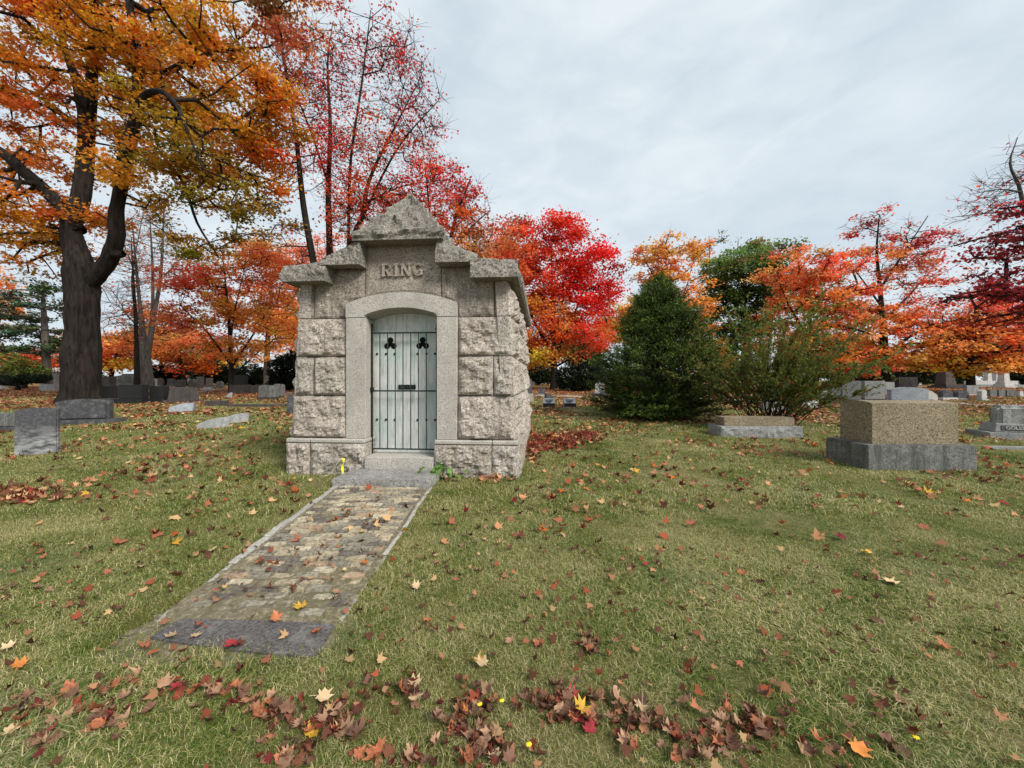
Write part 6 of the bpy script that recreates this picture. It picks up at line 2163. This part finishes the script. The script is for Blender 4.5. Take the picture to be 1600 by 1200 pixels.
def grass_field(name, label, pts, scl, meshes):
    me = bpy.data.meshes.new(name)
    me.vertices.add(len(pts))
    me.vertices.foreach_set('co', np.ascontiguousarray(pts, np.float32).ravel())
    for an, ty, dat in (('rot', 'FLOAT', RNG.uniform(0, 6.283, len(pts))), ('scl', 'FLOAT', scl), ('pick', 'INT', RNG.integers(0, len(meshes), len(pts)))):
        at_ = me.attributes.new(an, ty, 'POINT')
        at_.data.foreach_set('value', np.ascontiguousarray(dat, np.float32 if ty == 'FLOAT' else np.int32))
    o = link(bpy.data.objects.new(name, me))
    o['kind'] = 'stuff'
    o['label'] = label
    ng = bpy.data.node_groups.new(name + '_nodes', 'GeometryNodeTree')
    ng.interface.new_socket('Geometry', in_out='INPUT', socket_type='NodeSocketGeometry')
    ng.interface.new_socket('Geometry', in_out='OUTPUT', socket_type='NodeSocketGeometry')
    nd, lk = ng.nodes, ng.links
    gi, go = nd.new('NodeGroupInput'), nd.new('NodeGroupOutput')
    col = bpy.data.collections.new(name + '_tufts')
    for m_ in meshes:
        col.objects.link(bpy.data.objects.new('grass_tuft', m_))
    cinfo = nd.new('GeometryNodeCollectionInfo')
    cinfo.inputs['Collection'].default_value = col
    cinfo.inputs['Separate Children'].default_value = True
    cinfo.inputs['Reset Children'].default_value = True
    iop = nd.new('GeometryNodeInstanceOnPoints')
    iop.inputs['Pick Instance'].default_value = True

    def attr(nm, ty):
        a = nd.new('GeometryNodeInputNamedAttribute')
        a.data_type = ty
        a.inputs['Name'].default_value = nm
        return a.outputs['Attribute']
    cx_ = nd.new('ShaderNodeCombineXYZ')
    lk.new(attr('rot', 'FLOAT'), cx_.inputs['Z'])
    e2r = nd.new('FunctionNodeEulerToRotation')
    lk.new(cx_.outputs[0], e2r.inputs[0])
    lk.new(gi.outputs[0], iop.inputs['Points'])
    lk.new(cinfo.outputs[0], iop.inputs['Instance'])
    lk.new(attr('pick', 'INT'), iop.inputs['Instance Index'])
    lk.new(e2r.outputs[0], iop.inputs['Rotation'])
    lk.new(attr('scl', 'FLOAT'), iop.inputs['Scale'])
    lk.new(iop.outputs[0], go.inputs[0])
    md = o.modifiers.new('tufts', 'NODES')
    md.node_group = ng
    return o


def field_points(y0, y1, density, pad, sparse_path):
    area = 1.42 * (y1 * y1 - y0 * y0)
    n = int(area * density)
    y = np.sqrt(RNG.uniform(y0 * y0, y1 * y1, n))
    x = RNG.uniform(-1.42, 1.42, n) * y
    ok = ~blocked(x, y, pad)
    t = (y - 2.35) / 3.0
    xl, xr = -2.20 - 0.25 * t, -1.06 - 0.07 * t
    wob = 0.025 * np.sin(y * 7.0) + 0.018 * np.sin(y * 17.0 + 1)
    onp = (x > xl + 0.035 + wob - 0.03 * (y > 3.2)) & (x < xr - 0.02 + wob) & (y > 2.30) & (y < 5.42)
    nz = np.array([fbm(Vector((a * 4.2, b * 4.2, 1.0)), 3) if o_ else 0 for a, b, o_ in zip(x, y, onp)])
    bury = np.clip((3.25 - y) / 0.8, 0, 1)
    ok &= ~onp | (nz > 0.13 - 0.22 * bury) & (RNG.uniform(size=n) < sparse_path)
    slab = (x > -2.065 + 0.02 * np.sin(y * 40)) & (x < -1.065 + 0.012 * np.sin(y * 31)) & (y > 2.075 + 0.012 * np.sin(x * 23)) & (y < 2.40) & ~((y < 2.07 + (-x - 1.05) * 0.14) & (x < -1.2))
    ok &= ~slab
    ring = (((x + 1.63) / 0.66) ** 4 + ((y - 2.27) / 0.27) ** 4 < 1.0) & (x < -1.25)
    ok &= ~ring | (RNG.uniform(size=n) < 0.42)
    q = (np.stack([x - MC.x, y - MC.y], -1) @ RM.T)
    ok &= ~((np.abs(q[:, 0]) < 0.72) & (q[:, 1] > -0.73) & (q[:, 1] < 0.1))
    ld = np.abs((y - np.interp(x, [a for a, b in lane_pts], [b for a, b in lane_pts]))) < 0.9
    ok &= ~ld
    x, y = x[ok], y[ok]
    hgt = np.array([fbm(Vector((a * 0.9, b * 0.9, 7.0)), 3) for a, b in zip(x, y)])
    s = np.clip(1.0 + 0.55 * hgt, 0.6, 1.5) * RNG.uniform(0.8, 1.2, len(x))
    on2 = (x > -2.45) & (x < -1.03) & (y > 2.3) & (y < 5.42)
    s[on2] *= 0.62
    return np.stack([x, y, gz_np(y) - 0.003], -1), s


T1_ = [tuft(52, 0.075, 0.030, 0.0026, 200 + i, 1.2) for i in range(7)]
p_, s_ = field_points(1.15, 4.2, 540, 0.02, 0.5)
grass_field('grass', 'short mown lawn grass, green mixed with straw', p_, s_, T1_)
T2_ = [tuft(44, 0.13, 0.038, 0.0048, 300 + i, 1.3) for i in range(6)]
p_, s_ = field_points(4.2, 10.5, 150, 0.02, 0.5)
grass_field('lawn_grass', 'lawn grass round the mausoleum and monuments', p_, s_, T2_)
T3_ = [tuft(26, 0.30, 0.060, 0.014, 400 + i, 1.4) for i in range(5)]
p_, s_ = field_points(10.5, 26, 34, 0.05, 0.5)
grass_field('distant_grass', 'thinner grass between the headstones farther back', p_, s_, T3_)

# ------------------------------------------------------------------ small things
# weed growing beside the step
wp = MC + Matrix.Rotation(MYAW, 3, 'Z') @ Vector((0.74, -0.14, 0))
e = empty('weed_plant', (wp.x, wp.y, 0))
tag(e, 'broad-leaved green weed growing between the step slab and mausoleum base', 'plant')
rs = random.Random(3)
for i in range(16):
    an, rr, hh = rs.uniform(0, 6.28), rs.uniform(0.03, 0.26), rs.uniform(0.08, 0.26)
    bm = bmesh.new()
    L, W = rs.uniform(0.10, 0.16), rs.uniform(0.08, 0.13)
    c = Vector((math.cos(an) * rr * 1.3, math.sin(an) * rr * 0.5 - 0.02, hh))
    ol = [(0, 0), (0.35, 0.45), (0.6, 0.30), (0.75, 0.42), (0.9, 0.2), (1.15, 0.0), (0.9, -0.2), (0.75, -0.42), (0.6, -0.30), (0.35, -0.45)]
    mx_ = Matrix.Rotation(an, 3, 'Z') @ Matrix.Rotation(rs.uniform(-0.2, 0.5), 3, 'Y')
    bm.faces.new([bm.verts.new(c + mx_ @ Vector((a * L, b * W, -0.25 * L * a * a + 0.02 * abs(b)))) for a, b in ol])
    bm_obj('leaf', bm, M['weed'], e)
    v, f = frusta(np.array([[0, 0, 0.0]]), np.array([list(c)]), np.array([0.003]), np.array([0.002]), 5)
    np_obj('stem', v, f, M['weed'], e)
# yellow tape and string by the base
tp = MC + Matrix.Rotation(MYAW, 3, 'Z') @ Vector((-0.88, -0.05, 0))
e = empty('tape_marker', tp)
tag(e, 'strip of bright yellow tape with a slack string against the mausoleum base', 'tape')
pts = np.array([(-0.34, -0.06, 0.015), (-0.26, -0.10, 0.02), (-0.17, -0.07, 0.05), (-0.10, -0.05, 0.16), (-0.03, -0.04, 0.27), (0.0, -0.035, 0.285)])
cu = catmull(np.hstack([pts, np.zeros((len(pts), 1))]), 0.03)[:, :3]
v, f = frusta(cu[:-1], cu[1:], np.full(len(cu) - 1, 0.0045), np.full(len(cu) - 1, 0.0045), 6)
np_obj('string', v, f, M['string'], e)
bm = bmesh.new()
prev = None
for i in range(10):
    t = i / 9
    a = bm.verts.new((0.0 + 0.018 * math.sin(t * 7), -0.055 - 0.012 * math.cos(t * 5), 0.29 - 0.25 * t))
    b = bm.verts.new((0.034 + 0.012 * math.sin(t * 6 + 1), -0.05 - 0.014 * math.sin(t * 8), 0.285 - 0.25 * t))
    if prev:
        bm.faces.new((prev[0], prev[1], b, a))
    prev = (a, b)
bm_obj('strip', bm, M['yellow_tape'], e)
# small yellow flowers
for i, (px, py) in enumerate(((748, 1121), (783, 1115), (825, 1186), (1430, 1175))):
    p = gpt(px, py)
    e = empty('dandelion', p)
    tag(e, 'tiny yellow flower in the grass ' + ('on the brown leaf heap', 'just right of the brown leaf heap', 'below the brown leaf heap at the frame bottom', 'near the big golden leaf at bottom right')[i], 'flower')
    v, f = frusta(np.array([[0, 0, 0.0]]), np.array([[0.004, 0, 0.06]]), np.array([0.0018]), np.array([0.0014]), 5)
    np_obj('stem', v, f, M['weed'], e)
    bm = bmesh.new()
    c0 = bm.verts.new((0.004, 0, 0.064))
    ring = []
    for a in range(16):
        r = 0.0125 if a % 2 == 0 else 0.0085
        ring.append(bm.verts.new((0.004 + r * math.cos(a * math.pi / 8), r * math.sin(a * math.pi / 8), 0.061 - 0.003 * (a % 2))))
    for a in range(16):
        bm.faces.new((c0, ring[a], ring[(a + 1) % 16]))
    bm_obj('petals', bm, M['flower'], e)
